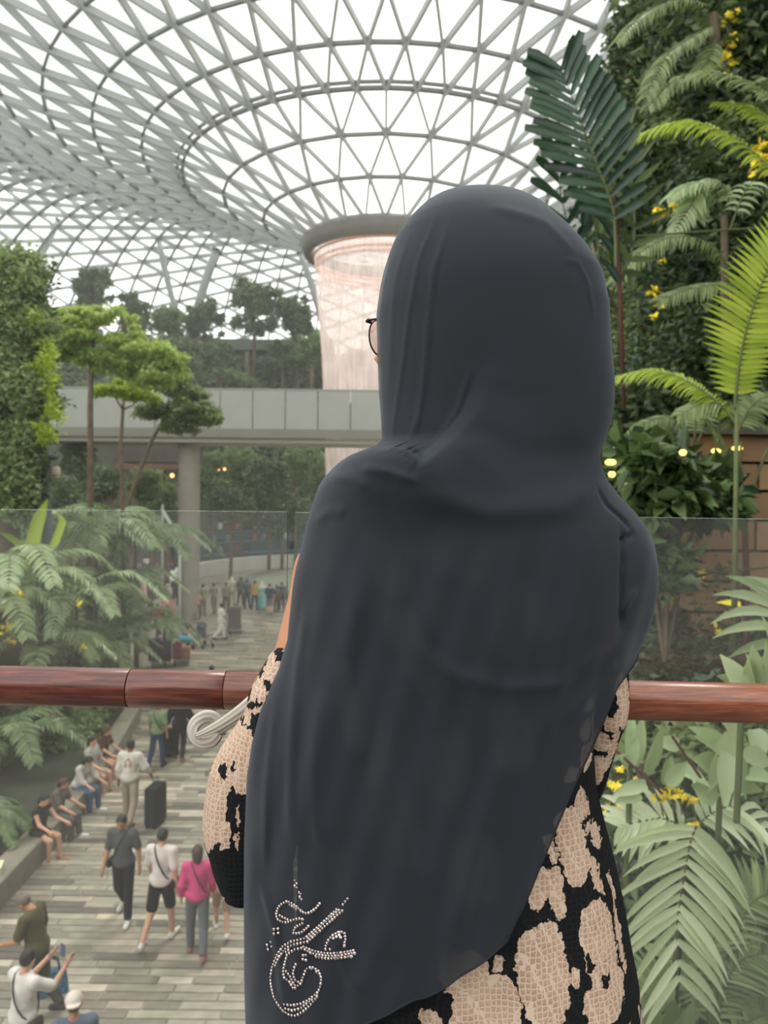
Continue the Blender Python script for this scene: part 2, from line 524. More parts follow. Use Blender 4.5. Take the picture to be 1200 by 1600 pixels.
# ---- kerbs of the planting beds on the left; people sit on the nearer one
stone = plain('kerb_stone', srgb(128, 122, 108), 0.65, 0.15, 3, bump=0.2)
stone_d = plain('dark_stone', srgb(88, 84, 74), 0.7, 0.15, 3, bump=0.2)
def kerb(name, pts, wid, h, mat, z0=0.0):
    root = tag(empty(name), kind='structure')
    for (x0, y0), (x1, y1) in zip(pts[:-1], pts[1:]):
        n = max(1, int(math.hypot(x1 - x0, y1 - y0) / 1.2))
        for k in range(n):
            a = Vector((x0 + (x1 - x0) * k / n, y0 + (y1 - y0) * k / n, 0)); b = Vector((x0 + (x1 - x0) * (k + 1) / n, y0 + (y1 - y0) * (k + 1) / n, 0))
            t_ = (b - a).normalized(); s = Vector((t_.y, -t_.x, 0)); b2 = b - t_ * 0.012
            V = []
            for z in (z0, z0 + h - 0.02, z0 + h):
                e = 0.0 if z < z0 + h else 0.015
                V += [a - s * (wid - e) + Vector((0, 0, z)), a - s * e + Vector((0, 0, z)), b2 - s * e + Vector((0, 0, z)), b2 - s * (wid - e) + Vector((0, 0, z))]
            MB().add(V, [(0, 1, 5, 4), (1, 2, 6, 5), (2, 3, 7, 6), (3, 0, 4, 7), (4, 5, 9, 8), (5, 6, 10, 9), (6, 7, 11, 10), (7, 4, 8, 11), (8, 9, 10, 11)]).build('kerb_block', mat, root)
    return root
KX = [(-5.95, 8.0), (-6.25, 12.2), (-6.3, 15.4), (-6.6, 18.4), (-7.2, 22.3), (-8.3, 26.0), (-9.6, 30), (-11, 34), (-14, 40)]
kerb('trim_1', KX, 0.45, 0.46, stone)
K2 = [(-8.6, 9.0), (-8.8, 14.0), (-8.9, 18.0), (-9.2, 22.0), (-9.9, 26)]
kerb('trim_2', K2, 0.35, 0.42, stone)
soil = plain('soil', srgb(54, 58, 42), 0.9, 0.3, 2, bump=0.5)


def ground(name, x0, x1, y0, y1, fn, nx=24, ny=24, mat=soil):
    xs = np.linspace(x0, x1, nx); ys = np.linspace(y0, y1, ny); XX, YY = np.meshgrid(xs, ys, indexing='ij')
    ZZ = np.vectorize(fn)(XX, YY); V = np.stack([XX, YY, ZZ], -1).reshape(-1, 3)
    I = np.arange(nx * ny).reshape(nx, ny); Fc = np.stack([I[:-1, :-1], I[1:, :-1], I[1:, 1:], I[:-1, 1:]], -1).reshape(-1, 4)
    return tag(link(name, mesh(name, V, Fc, True), None, mat), kind='structure')


def left_h(x, y):
    k = np.interp(y, [p[1] for p in KX], [p[0] for p in KX]) - 0.45
    d = k - x
    if d < 0: return -0.3
    if y < 27 and d < 1.9: return 0.36
    if d < (2.0 if y < 27 else 0.2): return 0.38
    return min(0.38 + max(0, d - 2.5) * 0.42, 9.0) + 0.25 * math.sin(x * 1.3) * math.sin(y * 0.9)
ground('terrain', -40, -5.5, 8, 60, left_h, 70, 60)


def far_h(x, y):
    r = math.hypot(x - AX, y - AD)
    if r < 19: return -0.3
    return min(0.2 + (r - 19) * 1.05 + 0.5 * math.sin(x * .5) * math.cos(y * .4), 22.5 - max(0, r - 48) * .6)
def far_h2(x, y):
    h = far_h(x, y)
    if y < AD + 2: h = -0.5
    return h
ground('terrain', -60, 60, AD - 2, 125, far_h2, 60, 40)

# ---- footbridge over the walkway and its round column
br_m = plain('bridge_panel', srgb(148, 150, 143), 0.6, 0.04, 1)
br_s = plain('bridge_soffit', srgb(178, 176, 164), 0.7, 0.04, 1)
BD = 38.0
zt = pix(460, 611, BD).z; zb = pix(460, 671, BD).z; zs = pix(460, 685, BD).z
bridge = thing('footbridge', 'pale grey panelled footbridge crossing above the walkway', 'bridge', (0, BD, 0))
pw = 50.6 / F * BD; x0 = pix(395.5, 640, BD).x - 9 * pw
MB().box(((x0 + 7.5 * pw), 2.0, (zb + zt) / 2 - .3), (18.5 * pw, 3.6, zt - zb - .5)).build('deck', br_s, bridge)
for k in range(-2, 17):
    MB().box((x0 + (k + .5) * pw, -0.06, (zt + zb) / 2), (pw - 0.05, 0.14, zt - zb)).build('panel', br_m, bridge)
MB().box((x0 + 7.5 * pw, 0.12, (zb + zs) / 2), (20 * pw, 0.5, zb - zs)).build('edge_beam', plain('bridge_edge', srgb(118, 116, 106), .7, .05, 1), bridge)
MB().box((x0 + 7.5 * pw, 2.2, zs - 0.12), (20 * pw, 3.9, 0.2)).build('soffit', br_s, bridge)
MB().box((x0 + 7.5 * pw, -0.05, zt + 0.05), (19 * pw, 0.22, 0.06)).build('coping', br_m, bridge)
cb = pixz(295, 968); conc = plain('column_concrete', srgb(136, 132, 120), 0.75, 0.06, 2)
mb = MB(); mb.lathe([(0.56, 0), (0.56, zs - 0.22)], (0, 0, 0), 32)
col = mb.build('bridge_column', conc, None, True); col.location = (cb.x, cb.y, 0)
tag(col, 'round grey concrete column holding up the footbridge', 'column')
# raised terrace far behind with its slab and thin posts
ter = thing('garden_terrace', 'grey terrace slab on thin posts among the trees behind the footbridge', 'terrace', pixz(380, 820)[:])
TD = 88.0; ter.location = (0, TD, 0)
a = pix(225, 528, TD); b = pix(520, 548, TD)
MB().box(((a.x + b.x) / 2, 2, (a.z + b.z) / 2), (b.x - a.x, 4, a.z - b.z)).build('slab', plain('slab_grey', srgb(112, 116, 108), .8, .05, .5), ter)
for px in (312, 385, 462):
    q = pix(px, 548, TD); MB().tube([(q.x, 0.5, q.z), (q.x, 0.5, 16.0)], 0.32, 10).build('post', conc, ter)
# brown-eaved pavilion under the bridge with warm lamps
pv = thing('pavilion', 'dark slatted pavilion roof glimpsed under the footbridge', 'pavilion', (0, 52, 0))
a = pix(196, 697, 52); b = pix(282, 735, 52); mw = plain('dark_wood', srgb(78, 72, 66), .7, .2, 3)
MB().box(((a.x + b.x) / 2, 2, a.z - 0.55), (b.x - a.x + 1, 5, 1.1)).build('roof_slab', mw, pv)
MB().box(((a.x + b.x) / 2, -0.4, b.z + 0.25), (b.x - a.x + 1, 0.1, 0.35)).build('fascia', plain('brown_fascia', srgb(112, 84, 66), .7, .1, 3), pv)
for px in (200, 240, 280):
    q = pix(px, 735, 52); MB().tube([(q.x, 0.2, q.z), (q.x, 0.2, 0)], 0.12, 8).build('post', mw, pv)

# ---- leaning steel struts that carry the roof far behind
def strut(label, pts, D, r0):
    P = [pix(x, y, D) for x, y in pts]
    base = P[-1].copy(); root = thing('roof_strut', label, 'strut', base, group='leaning struts under the far roof')
    mb = MB(); mb.tube([p - base for p in P], [r0 * (0.55 + 0.45 * math.sin(math.pi * min(1, (i + .6) / len(P)))) for i in range(len(P))], 12)
    mb.build('shaft', steel, root, True)
    mb = MB(); mb.tube([P[0] - base - (P[0] - P[1]).normalized() * .3, P[0] - base], r0 * 1.0, 12); mb.build('cap', steel_d, root, True)
strut('leaning grey steel strut rising beside the leafy trees nearest the far roof edge', [(92, 342), (78, 372), (62, 402), (46, 430), (30, 470)], 95, 0.42)
strut('leaning grey steel strut tilted up to the right above the dark terrace trees', [(338, 388), (327, 420), (316, 455), (305, 488), (292, 530)], 92, 0.5)
strut('steel strut leaning up to the left beside the widest terrace tree', [(248, 372), (254, 405), (262, 440), (270, 470), (280, 530)], 94, 0.4)
strut('slender dark strut next to the falling water, curving down behind trees', [(468, 392), (480, 425), (490, 455), (500, 490), (509, 530)], 90, 0.42)

# ---- balcony where the woman stands: slab, hand rail, glass
WZ = CAM_Z - 1.35
tag(MB().box((0, -2.0, WZ - 0.2), (9.0, 6.9, 0.4)).build('balcony_slab', plain('balcony_tile', srgb(120, 116, 108), .4, .08, 2)), kind='structure')
tag(MB().box((0, -5.6, 4.6), (26, 0.3, 9.2)).build('wall_back', plain('wall_back', srgb(84, 84, 80), .8, .05, 1)), kind='structure')

t = NT('rail_wood')
tc = t('TexCoord'); mp = t('Mapping', i_Vector=tc.outputs['Object']); mp.inputs['Scale'].default_value = (1.6, 30, 30)
n1 = t('TexNoise', i_Vector=mp.outputs[0], i_Scale=6.0, i_Detail=9.0, i_Roughness=0.65, i_Distortion=0.5)
n2 = t('TexNoise', i_Vector=tc.outputs['Object'], i_Scale=3.0)
sx = t('SeparateXYZ', i_0=tc.outputs['Object'])
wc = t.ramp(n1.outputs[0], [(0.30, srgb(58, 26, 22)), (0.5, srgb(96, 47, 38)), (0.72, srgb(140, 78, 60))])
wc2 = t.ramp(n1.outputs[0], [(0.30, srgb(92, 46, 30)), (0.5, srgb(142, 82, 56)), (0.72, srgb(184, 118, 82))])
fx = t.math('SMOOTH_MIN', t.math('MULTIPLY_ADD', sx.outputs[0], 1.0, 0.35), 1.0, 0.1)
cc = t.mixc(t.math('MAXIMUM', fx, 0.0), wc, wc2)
p = t('BsdfPrincipled', i_Base_Color=cc, i_Roughness=0.32); p.inputs['Coat Weight'].default_value = 0.35; p.inputs['Coat Roughness'].default_value = 0.12
bp = t('Bump', i_Strength=0.15, i_Distance=0.002, i_Height=n1.outputs[0]); t.t.links.new(bp.outputs[0], p.inputs['Normal'])
woodm = t.done(p.outputs[0])
RY = 1.18
P0 = pix(-420, 1061, 1.20); P1 = pix(0, 1070.5, RY); P2 = pix(600, 1083, RY - .01); P3 = pix(990, 1095, RY - .015); P4 = pix(1700, 1112, RY - .02)
rail = thing('hand_rail', 'round red-brown wooden hand rail running along the glass balustrade', 'rail', (0, RY, P2.z))
o0 = Vector((0, RY, P2.z)); RRAD = 0.0303
j1 = P1.lerp(P2, 207 / 600); j2 = P1.lerp(P2, 356 / 600)
segs = [(P0, P1.lerp(P2, 206 / 600)), (j1, P1.lerp(P2, 355 / 600)), (j2, P2 + (P3 - P2) * .5), (P2 + (P3 - P2) * .5 + Vector((.002, 0, 0)), P4)]
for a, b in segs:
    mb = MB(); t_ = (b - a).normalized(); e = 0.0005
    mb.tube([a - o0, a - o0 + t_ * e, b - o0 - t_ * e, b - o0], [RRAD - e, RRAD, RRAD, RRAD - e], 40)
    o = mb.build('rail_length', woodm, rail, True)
brush = plain('brushed_steel', srgb(150, 150, 150), 0.3, .05, 4, metal=0.9)
for px in (-260, 500, 760, 1500):
    q = pix(px, 1080, RY); mb = MB(); mb.tube([(q.x, 0, q.z - o0.z - .01), (q.x, .03, q.z - o0.z - .05), (q.x, .075, q.z - o0.z - .06)], .008, 10)
    mb.build('bracket', brush, rail, True)
# glass panels: slab with green edges
gmat = glassmat('balustrade_glass', (0.93, 0.955, 0.94, 1), 0.10, refl_veil=0.11)  # milky reflections painted as a pale diffuse veil over the panes
t = NT('glass_edge'); p = t('BsdfPrincipled', i_Base_Color=srgb(206, 222, 212), i_Roughness=0.15); edge_top = t.done(p.outputs[0])
t = NT('glass_edge_green'); p = t('BsdfPrincipled', i_Base_Color=srgb(38, 74, 60), i_Roughness=0.2); edge_side = t.done(p.outputs[0])
GY = 1.275
def glass_panel(xa, xb, za, zb_, label):
    root = thing('glass_panel', label, 'glass panel', ((xa + xb) / 2, GY, WZ), group='balustrade glass')
    cx = (xa + xb) / 2; th = 0.0075
    V = []
    for y in (-th, th):
        V += [(xa - cx, y, -0.1), (xb - cx, y, -0.1), (xb - cx, y, zb_ - WZ), (xa - cx, y, za - WZ)]
    MB().add(V, [(0, 1, 2, 3)]).build('pane', gmat, root)
    e = 0.0
    V = np.array(V); sub = lambda ix: V[list(ix)]
    MB().add(sub((3, 2, 6, 7)), [(0, 1, 2, 3)]).build('top_edge', edge_top, root)
    MB().add(sub((1, 2, 6, 5)), [(0, 1, 2, 3)]).build('side_edge', edge_side, root)
    MB().add(sub((0, 3, 7, 4)), [(0, 1, 2, 3)]).build('side_edge', edge_side, root)
gl = pix(0, 796, GY); gr = pix(449.5, 799.5, GY)
xa = -1.9
glass_panel(xa, gr.x, gl.z + (gl.z - gr.z) / (gr.x - gl.x) * (gl.x - xa), gr.z, 'clear balustrade glass panel above the walkway, its green edge at the gap')
g2 = pix(461.5, 800.5, GY); g3 = pix(1200, 811, GY)
xb = 2.1
glass_panel(g2.x, xb, g2.z, g3.z + (g3.z - g2.z) / (g3.x - g2.x) * (xb - g3.x), 'clear balustrade glass panel in front of the planted wall and the woman')

# haze volume added across the hall to imitate veiling lens glare
t = NT('glare_haze'); vs = t('VolumeScatter', i_Color=(1, 1, .98, 1), i_Density=HAZE, i_Anisotropy=0.1); t.t.links.new(vs.outputs[0], t.out.inputs['Volume'])
tag(MB().box((0, 66, 16), (110, 118, 32.1)).build('glare_haze', t.m), 'thin haze added in the air of the hall to soften the distance', 'glare_haze', kind='stuff')

# ================================================================ PEOPLE ON THE WALKWAY
skin_a = plain('skin_tan', srgb(176, 126, 98), .6, .06, 6); skin_b = plain('skin_light', srgb(206, 160, 134), .6, .06, 6); skin_c = plain('skin_brown', srgb(138, 94, 72), .6, .06, 6)
hair_b = plain('hair_black', srgb(34, 30, 28), .5, .2, 20); hair_br = plain('hair_brown', srgb(70, 52, 42), .5, .2, 20); hair_g = plain('hair_grey', srgb(112, 100, 90), .6, .2, 20)
_cm = {}
def cloth(r, g, b):
    k = (r, g, b)
    if k not in _cm: _cm[k] = plain('cloth', srgb(r, g, b), .85, .1, 9, bump=.1, spec=.2)
    return _cm[k]


def rot2(v, a):   # pitch forward about x: positive leans +y
    return Vector((v[0], v[1] * math.cos(a) + v[2] * math.sin(a), -v[1] * math.sin(a) + v[2] * math.cos(a)))


rot2_ = rot2


def skeleton(P):
    """joint positions in metres for a 1.70 m figure facing +y"""
    J = {}; hz = P.get('hipz')
    legs = {}
    for s, sg in (('l', -1), ('r', 1)):
        hf, kf, ab = R(P.get('hip_' + s, 0)), R(P.get('knee_' + s, 5)), R(P.get('abd_' + s, 3))
        h = Vector((sg * .09, 0, 0)); k = h + Vector((sg * math.sin(ab) * .43, math.sin(hf) * .43 * math.cos(ab), -math.cos(hf) * .43 * math.cos(ab)))
        a2 = hf - kf; an = k + Vector((sg * math.sin(ab) * .15 * .4, math.sin(a2) * .42, -math.cos(a2) * .42))
        fp = R(P.get('foot_' + s, 0)) + (a2 if hz is None else 0) * .6; toe = an + Vector((sg * .03, math.cos(fp) * .17, -.055 + math.sin(fp) * .12)); heel = an + Vector((0, -.045, -.05 - math.sin(fp) * .02))
        legs[s] = (h, k, an, toe, heel)
    low = min(min(l[3].z, l[4].z) for l in legs.values())
    z0 = (hz if hz is not None else -low + .035)
    for s in 'lr':
        for n, v in zip(('hip', 'knee', 'ankle', 'toe', 'heel'), legs[s]): J[n + s] = v + Vector((0, 0, z0))
    J['pelvis'] = Vector((0, 0, z0 + .05)); tl = R(P.get('lean', 3)); up = lambda x, y, z: J['pelvis'] + rot2((x, y, z), tl)
    J['waist'] = up(0, 0, .16); J['chest'] = up(0, 0.0, .36); J['neck'] = up(0, -.015, .53)
    nod = R(P.get('nod', 4)); tl2 = tl + nod; nb = J['neck']; J['head'] = nb + rot2((0, .02, .145), tl2); J['nod'] = tl2
    for s, sg in (('l', -1), ('r', 1)):
        sh = up(sg * .175, -.005, .465); J['sh' + s] = sh
        sf, sa, ef, ei = R(P.get('sf_' + s, 0)), R(P.get('sa_' + s, 10)), R(P.get('ef_' + s, 15)), R(P.get('ei_' + s, 0))
        el = sh + Vector((sg * math.sin(sa) * .28, math.sin(sf) * .28 * math.cos(sa), -math.cos(sf) * math.cos(sa) * .28))
        a2 = sf + ef; wr = el + Vector((sg * math.sin(sa) * .12 - sg * math.sin(ei) * .24, math.sin(a2) * .245 * math.cos(ei), -math.cos(a2) * .245 * math.cos(ei)))
        J['el' + s] = el; J['wr' + s] = wr
        d = (wr - el).normalized(); J['hand' + s] = wr + d * .07; J['d' + s] = d
    return J


def body_prims(J, fem=False, fine=True):
    t = lambda k: tuple(J[k]); p = []
    sw = .92 if fem else 1.0
    p += [('e', t('pelvis'), (.165, .115, .13)), ('c', t('pelvis'), t('waist'), .125, .115 * sw), ('e', t('chest'), (.165 * sw, .105, .19)), ('c', t('waist'), t('chest'), .11 * sw, .12 * sw)]
    p += [('c', t('shl'), t('shr'), .062, .062), ('c', t('chest'), t('neck'), .07, .05), ('c', t('neck'), tuple(J['neck'].lerp(J['head'], .6)), .05 * sw, .048 * sw)]
    n = J['nod']; hd = J['head']; YM = Matrix.Rotation(J.get('yaw', 0), 3, 'Z'); M = np.array(YM @ Matrix.Rotation(-n, 3, 'X')); rot2 = lambda v, a: YM @ rot2_(v, a)
    p += [('e', tuple(hd + rot2((0, -.008, .02), n)), (.074, .092, .098), M), ('e', tuple(hd + rot2((0, .028, -.05), n)), (.052, .058, .062), M)]
    if fine:
        p += [('c', tuple(hd + rot2((0, .088, .005), n)), tuple(hd + rot2((0, .104, -.022), n)), .009, .014, .012)]
        for sg in (-1, 1): p += [('e', tuple(hd + rot2((sg * .076, 0.0, -.008), n)), (.012, .02, .03), M)]
    for s, sg in (('l', -1), ('r', 1)):
        p += [('c', t('sh' + s), t('el' + s), .052 * sw, .041 * sw), ('c', t('el' + s), t('wr' + s), .041 * sw, .027)]
        d = J['d' + s]; side = d.cross(Vector((0, 1, 0)) if abs(d.y) < .8 else Vector((0, 0, 1))).normalized(); nr = side.cross(d).normalized(); w_ = J['wr' + s]
        p += [('c', tuple(w_ + d * .015), tuple(w_ + d * .075), .026, .03)]
        if fine:
            for q, (ln, of) in enumerate(((.068, -.027), (.078, -.009), (.073, .009), (.058, .027))):
                a = w_ + d * .085 + nr * of; b = a + d * ln * .6; c = b + (d * .7 - side * sg * .7).normalized() * ln * .45
                p += [('c', tuple(a), tuple(b), .0105, .0095, .006), ('c', tuple(b), tuple(c), .0095, .0085, .006)]
            a = w_ + d * .03 + nr * -.03; b = a + (d * .7 - nr * .7).normalized() * .04; p += [('c', tuple(a), tuple(b), .013, .011, .008), ('c', tuple(b), tuple(b + d * .03), .011, .009, .006)]
        p += [('c', t('hip' + s), t('knee' + s), .088, .058), ('c', t('knee' + s), t('ankle' + s), .056, .038), ('c', t('heel' + s), t('toe' + s), .038, .03)]
    return p


def person(label, loc, face, H=1.7, P={}, skin=skin_a, top=(200, 200, 200), bottom=(50, 50, 60), shoes=(220, 220, 220), hair='short', hairm=None, sleeve=.75, legs='long', fem=False, group='people on the walkway', vx=.0155, extra=None, dress=None, hat=None, cat='person', loose=.016):
    k = H / 1.76; root = thing('person', label, cat, loc, face, group=group); root.scale = (k, k, k)
    J = skeleton(P); fine = vx < .02
    t = lambda q: tuple(J[q]); lp = lambda a, b, u: tuple(J[a].lerp(J[b], u))
    field_obj('body', body_prims(J, fem, fine), skin, root, vx if not fine else .0125, .028)
    # shirt
    if top is not None:
        pr = [('e', tuple(J['pelvis'] + Vector((0, 0, .03))), (.182, .13, .11)), ('c', t('pelvis'), t('waist'), .137, .124), ('e', t('chest'), (.165, .105, .19)), ('c', t('waist'), t('chest'), .115, .12), ('c', t('shl'), t('shr'), .062, .062)]
        for s in 'lr':
            if sleeve > 0:
                pr.append(('c', t('sh' + s), lp('sh' + s, 'el' + s, min(1, sleeve)), .056, .056))
                if sleeve > 1: pr.append(('c', t('el' + s), lp('el' + s, 'wr' + s, sleeve - 1), .052, .04))
        field_obj('shirt', pr, cloth(*top), root, vx, .03, loose, cut=([('p', tuple(J['pelvis'] + Vector((0, 0, -.045))), (0, 0, -1))] if P.get('hipz') is None else []) + [('c', tuple(J['neck'] + Vector((0, .0, .09))), t('head'), .085, .1)])
    if dress is not None:
        q = [('c', t('pelvis'), t('waist'), .15, .12), ('e', t('chest'), (.165, .105, .19))]
        for s in 'lr': q.append(('c', t('hip' + s), lp('knee' + s, 'ankle' + s, .75), .1, .16))
        field_obj('dress', q, cloth(*dress), root, vx, .06, .016)
    else:
        pr = [('e', t('pelvis'), (.165, .115, .12)), ('c', t('pelvis'), lp('pelvis', 'waist', .5), .13, .125)]
        for s in 'lr':
            pr.append(('c', t('hip' + s), lp('hip' + s, 'knee' + s, {'long': 1, 'short': .8, 'mini': .45}[legs]), .09, .066 if legs == 'long' else .08))
            if legs == 'long': pr.append(('c', t('knee' + s), lp('knee' + s, 'ankle' + s, .93), .062, .052))
        field_obj('trousers' if legs == 'long' else 'shorts', pr, cloth(*bottom), root, vx, .025, .012)
    if shoes is not None:
        for s in 'lr':
            field_obj('shoe', [('c', t('heel' + s), t('toe' + s), .04, .034), ('c', t('heel' + s), tuple(J['ankle' + s] + Vector((0, 0, -.01))), .036, .038)], cloth(*shoes), root, vx, .015, .007)
    n = J['nod']; hd = J['head']; M = np.array(Matrix.Rotation(-n, 3, 'X')); hm = hairm or hair_b
    top_h = [('e', tuple(hd + rot2((0, -.014, .028), n)), (.08, .095, .1), M)]
    facecut = [('e', tuple(hd + rot2((0, .085, -.035), n)), (.07, .07, .095), M), ('p', tuple(hd + rot2((0, -.02, -.045), n)), tuple(rot2((0, .75, -.6), n)))]
    if hair == 'short': field_obj('hair', top_h, hm, root, min(vx, .013), .02, .006, cut=facecut)
    elif hair == 'bald': pass
    elif hair in ('bob', 'long'):
        e = -.085 if hair == 'bob' else -.3
        pr = top_h + [('c', tuple(hd + rot2((0, -.045, 0), n)), tuple(hd + rot2((0, -.06, e), n)), .082, .07)]
        field_obj('hair', pr, hm, root, min(vx, .014), .03, .006, cut=[facecut[0], ('p', tuple(hd + rot2((0, .025, -.03), n)), tuple(rot2((0, 1, -.3), n)))])
    elif hair == 'pony':
        pr = top_h + [('c', tuple(hd + rot2((0, -.1, .03), n)), tuple(hd + rot2((0, -.13, -.12), n)), .035, .02)]
        field_obj('hair', pr, hm, root, min(vx, .014), .02, .006, cut=facecut)
    elif hair == 'bun':
        pr = top_h + [('e', tuple(hd + rot2((0, -.1, .07), n)), (.045, .04, .04))]
        field_obj('hair', pr, hm, root, min(vx, .014), .02, .006, cut=facecut)
    elif hair == 'scarf':
        pr = top_h + [('c', t('neck'), tuple(hd), .1, .07), ('c', t('shl'), t('shr'), .08, .08), ('e', tuple(J['neck'] + Vector((0, -.02, -.08))), (.17, .13, .14))]
        field_obj('head_scarf', pr, cloth(*extra) if extra else hm, root, vx, .05, .014, cut=[('e', tuple(hd + rot2((0, .11, -.01), n)), (.055, .06, .07), M)])
    if hat == 'cap':
        c = [('e', tuple(hd + rot2((0, -.008, .045), n)), (.088, .1, .085), M)]
        field_obj('cap', c + [('e', tuple(hd + rot2((0, -.1, .02), n)), (.07, .06, .012), M)], cloth(214, 200, 192), root, min(vx, .013), .015, .006, cut=[('p', tuple(hd + rot2((0, 0, .01), n)), (0, 0, -1))])
    if fine:
        for sg in (-1, 1):
            m = MB(); m.lathe([(.001, -.009), (.009, 0), (.001, .009)], (0, 0, 0), 8); o = m.build('eye', hair_b, root, True); o.location = hd + rot2((sg * .032, .078, .012), n)
    return root, J


def strap(label, root, J, col_=(50, 46, 42), side=1, pouch=True, group='shoulder bags'):
    """a cross-body bag worn by the person"""
    s = thing('crossbody_bag', label, 'bag', root.location, root.rotation_euler.z, group=group); s.scale = root.scale
    pts = []
    for i in range(17):
        a = 2 * math.pi * i / 16; u = (1 - math.cos(a)) / 2
        # from shoulder (u=0) over the back (a<pi) to the far hip (u=1) and back over the chest
        c = J['shl' if side < 0 else 'shr'].lerp(J['neck'], .45) + Vector((0, 0, .05)); h = J['hipr' if side < 0 else 'hipl'] * 1.0 + Vector((.08 * -side, 0, .08)); q = c.lerp(h, u)
        pts.append(q + Vector((0, -math.sin(a) * .155, 0)) + Vector((-side * .06 * math.sin(math.pi * u), 0, 0)) * 0)
    m = MB(); m.tube(pts, .012, 6); m.build('strap', cloth(*col_), s, True)
    if pouch:
        h = pts[8]; m = MB(); m.box(h + Vector((-side * .05, .0, -.05)), (.07, .2, .13)); o = m.build('pouch', cloth(*col_), s)
        b = o.modifiers.new('bevel', 'BEVEL'); b.width = .02; b.segments = 2
    return s

walk = lambda ph, **k: {**dict(hip_l=22 * ph, knee_l=8 if ph > 0 else 28, hip_r=-18 * ph, knee_r=28 if ph > 0 else 8, sf_l=-18 * ph, sf_r=18 * ph, ef_l=18, ef_r=18), **k}
G0 = lambda x, y: pixz(x, y - 3, 0.0)
# facing: 0 looks away (+y); pi looks at the viewer
r1, j1_ = person('man in grey short-sleeved shirt and black trousers walking towards the balcony', G0(193, 1440), R(176), 1.74, walk(.5, sa_l=14, sa_r=12, nod=14), skin_a, (78, 80, 84), (34, 36, 44), (206, 204, 196), hairm=hair_b, sleeve=.75)
strap('dark cross-body bag strap over the grey-shirted man', r1, j1_, (44, 44, 46), -1, True)
r2, j2_ = person('man in white T-shirt and black shorts walking away, seen from behind', G0(252, 1474), R(-8), 1.74, walk(-.75, sa_l=14, sa_r=12), skin_b, (214, 204, 198), (34, 34, 38), (206, 204, 198), legs='short', sleeve=.8)
strap('black cross-body bag strap over the white T-shirt', r2, j2_, (30, 30, 32), -1, True)
r3, j3_ = person('woman in bright pink long-sleeved top and grey trousers walking away', G0(308, 1494), R(8), 1.63, walk(.5, sa_l=12, ef_l=30), skin_b, (206, 78, 130), (104, 108, 110), (150, 110, 96), hair='bob', hairm=hair_br, sleeve=1.8, fem=True)
strap('brown cross-body bag strap over the pink top', r3, j3_, (104, 66, 70), -1, False)
r3b, _ = person('child in tan clothes and white shoes half hidden by the pink-topped woman', G0(346, 1460), R(10), 1.32, walk(.8), skin_b, (196, 172, 150), (170, 142, 118), (226, 222, 216), hairm=hair_b, legs='short')
r4, j4_ = person('man in white long-sleeved shirt and beige trousers pulling a black suitcase', G0(203, 1290), R(-3), 1.74, walk(.5, sa_r=28, ef_r=25, sa_l=10), skin_c, (204, 200, 190), (160, 148, 130), (120, 100, 84), sleeve=1.6, loose=.024)
m = MB(); hh = j4_['chest']; m.add([(hh.x - .07, hh.y - .1405, hh.z - .09), (hh.x - .02, hh.y - .145, hh.z - .14), (hh.x + .06, hh.y - .1405, hh.z - .1), (hh.x + .075, hh.y - .139, hh.z + .0), (hh.x + .02, hh.y - .138, hh.z + .1), (hh.x - .05, hh.y - .139, hh.z + .04)], [(0, 1, 2, 3, 4, 5)]); m.build('print', cloth(168, 92, 60), r4)
r5, j5_ = person('woman in sage-green T-shirt and navy jeans walking away with a bag across her back', G0(246, 1202), R(-5), 1.62, walk(-.5, sa_l=14, sa_r=12), skin_a, (118, 138, 104), (46, 60, 92), (50, 50, 56), hair='bun', fem=True, sleeve=.8)
strap('dark cross-body strap over the sage-green T-shirt', r5, j5_, (40, 40, 40), -1, False)
r6, _ = person('woman dressed in black with a long black cape-like top walking away', G0(281, 1190), R(4), 1.66, walk(.6, sa_l=25, sa_r=20), skin_b, (32, 34, 40), (34, 36, 42), (120, 90, 80), hair='long', fem=True, sleeve=1.6, loose=.04)
r7, _ = person('person in dark navy further up the path just under the hand rail', G0(330, 1128), R(4), 1.64, walk(.6), skin_a, (40, 44, 58), (58, 62, 78), (40, 40, 44), vx=.02)
r8, j8_ = person('man in olive T-shirt with shaved head bending his neck to look down', pixz(58, 1415, 1.5) * 1.0 - Vector((0, 0, 1.5)), R(80), 1.68, {**walk(.3), 'nod': 40, 'lean': 10, 'sf_l': 15, 'ef_l': 60, 'sf_r': -6, 'sa_r': 10, 'ef_r': 8}, skin_a, (84, 80, 58), (70, 68, 62), (60, 60, 60), hair='short', hairm=hair_g, sleeve=.75)
r9, j9_ = person('person in white T-shirt with black hair raising a phone to take a picture', pixz(36, 1505, 1.56) - Vector((0, 0, 1.56)), R(-28), 1.66, dict(sf_l=55, ef_l=75, sf_r=55, ef_r=78, sa_l=2, sa_r=12, ei_l=20, ei_r=5, nod=12), skin_b, (216, 210, 204), (110, 112, 118), (200, 200, 200), hair='short', sleeve=.8)
strap('dark grey strap across the back of the photographing person', r9, j9_, (62, 60, 56), -1, True)
r10, _ = person('person in pale cap worn backwards and blue-grey top close below the balcony', pixz(115, 1575, 1.58) - Vector((0, 0, 1.58)), R(20), 1.68, dict(nod=8), skin_a, (92, 104, 124), (70, 74, 88), (60, 60, 60), hat='cap', sleeve=.9)
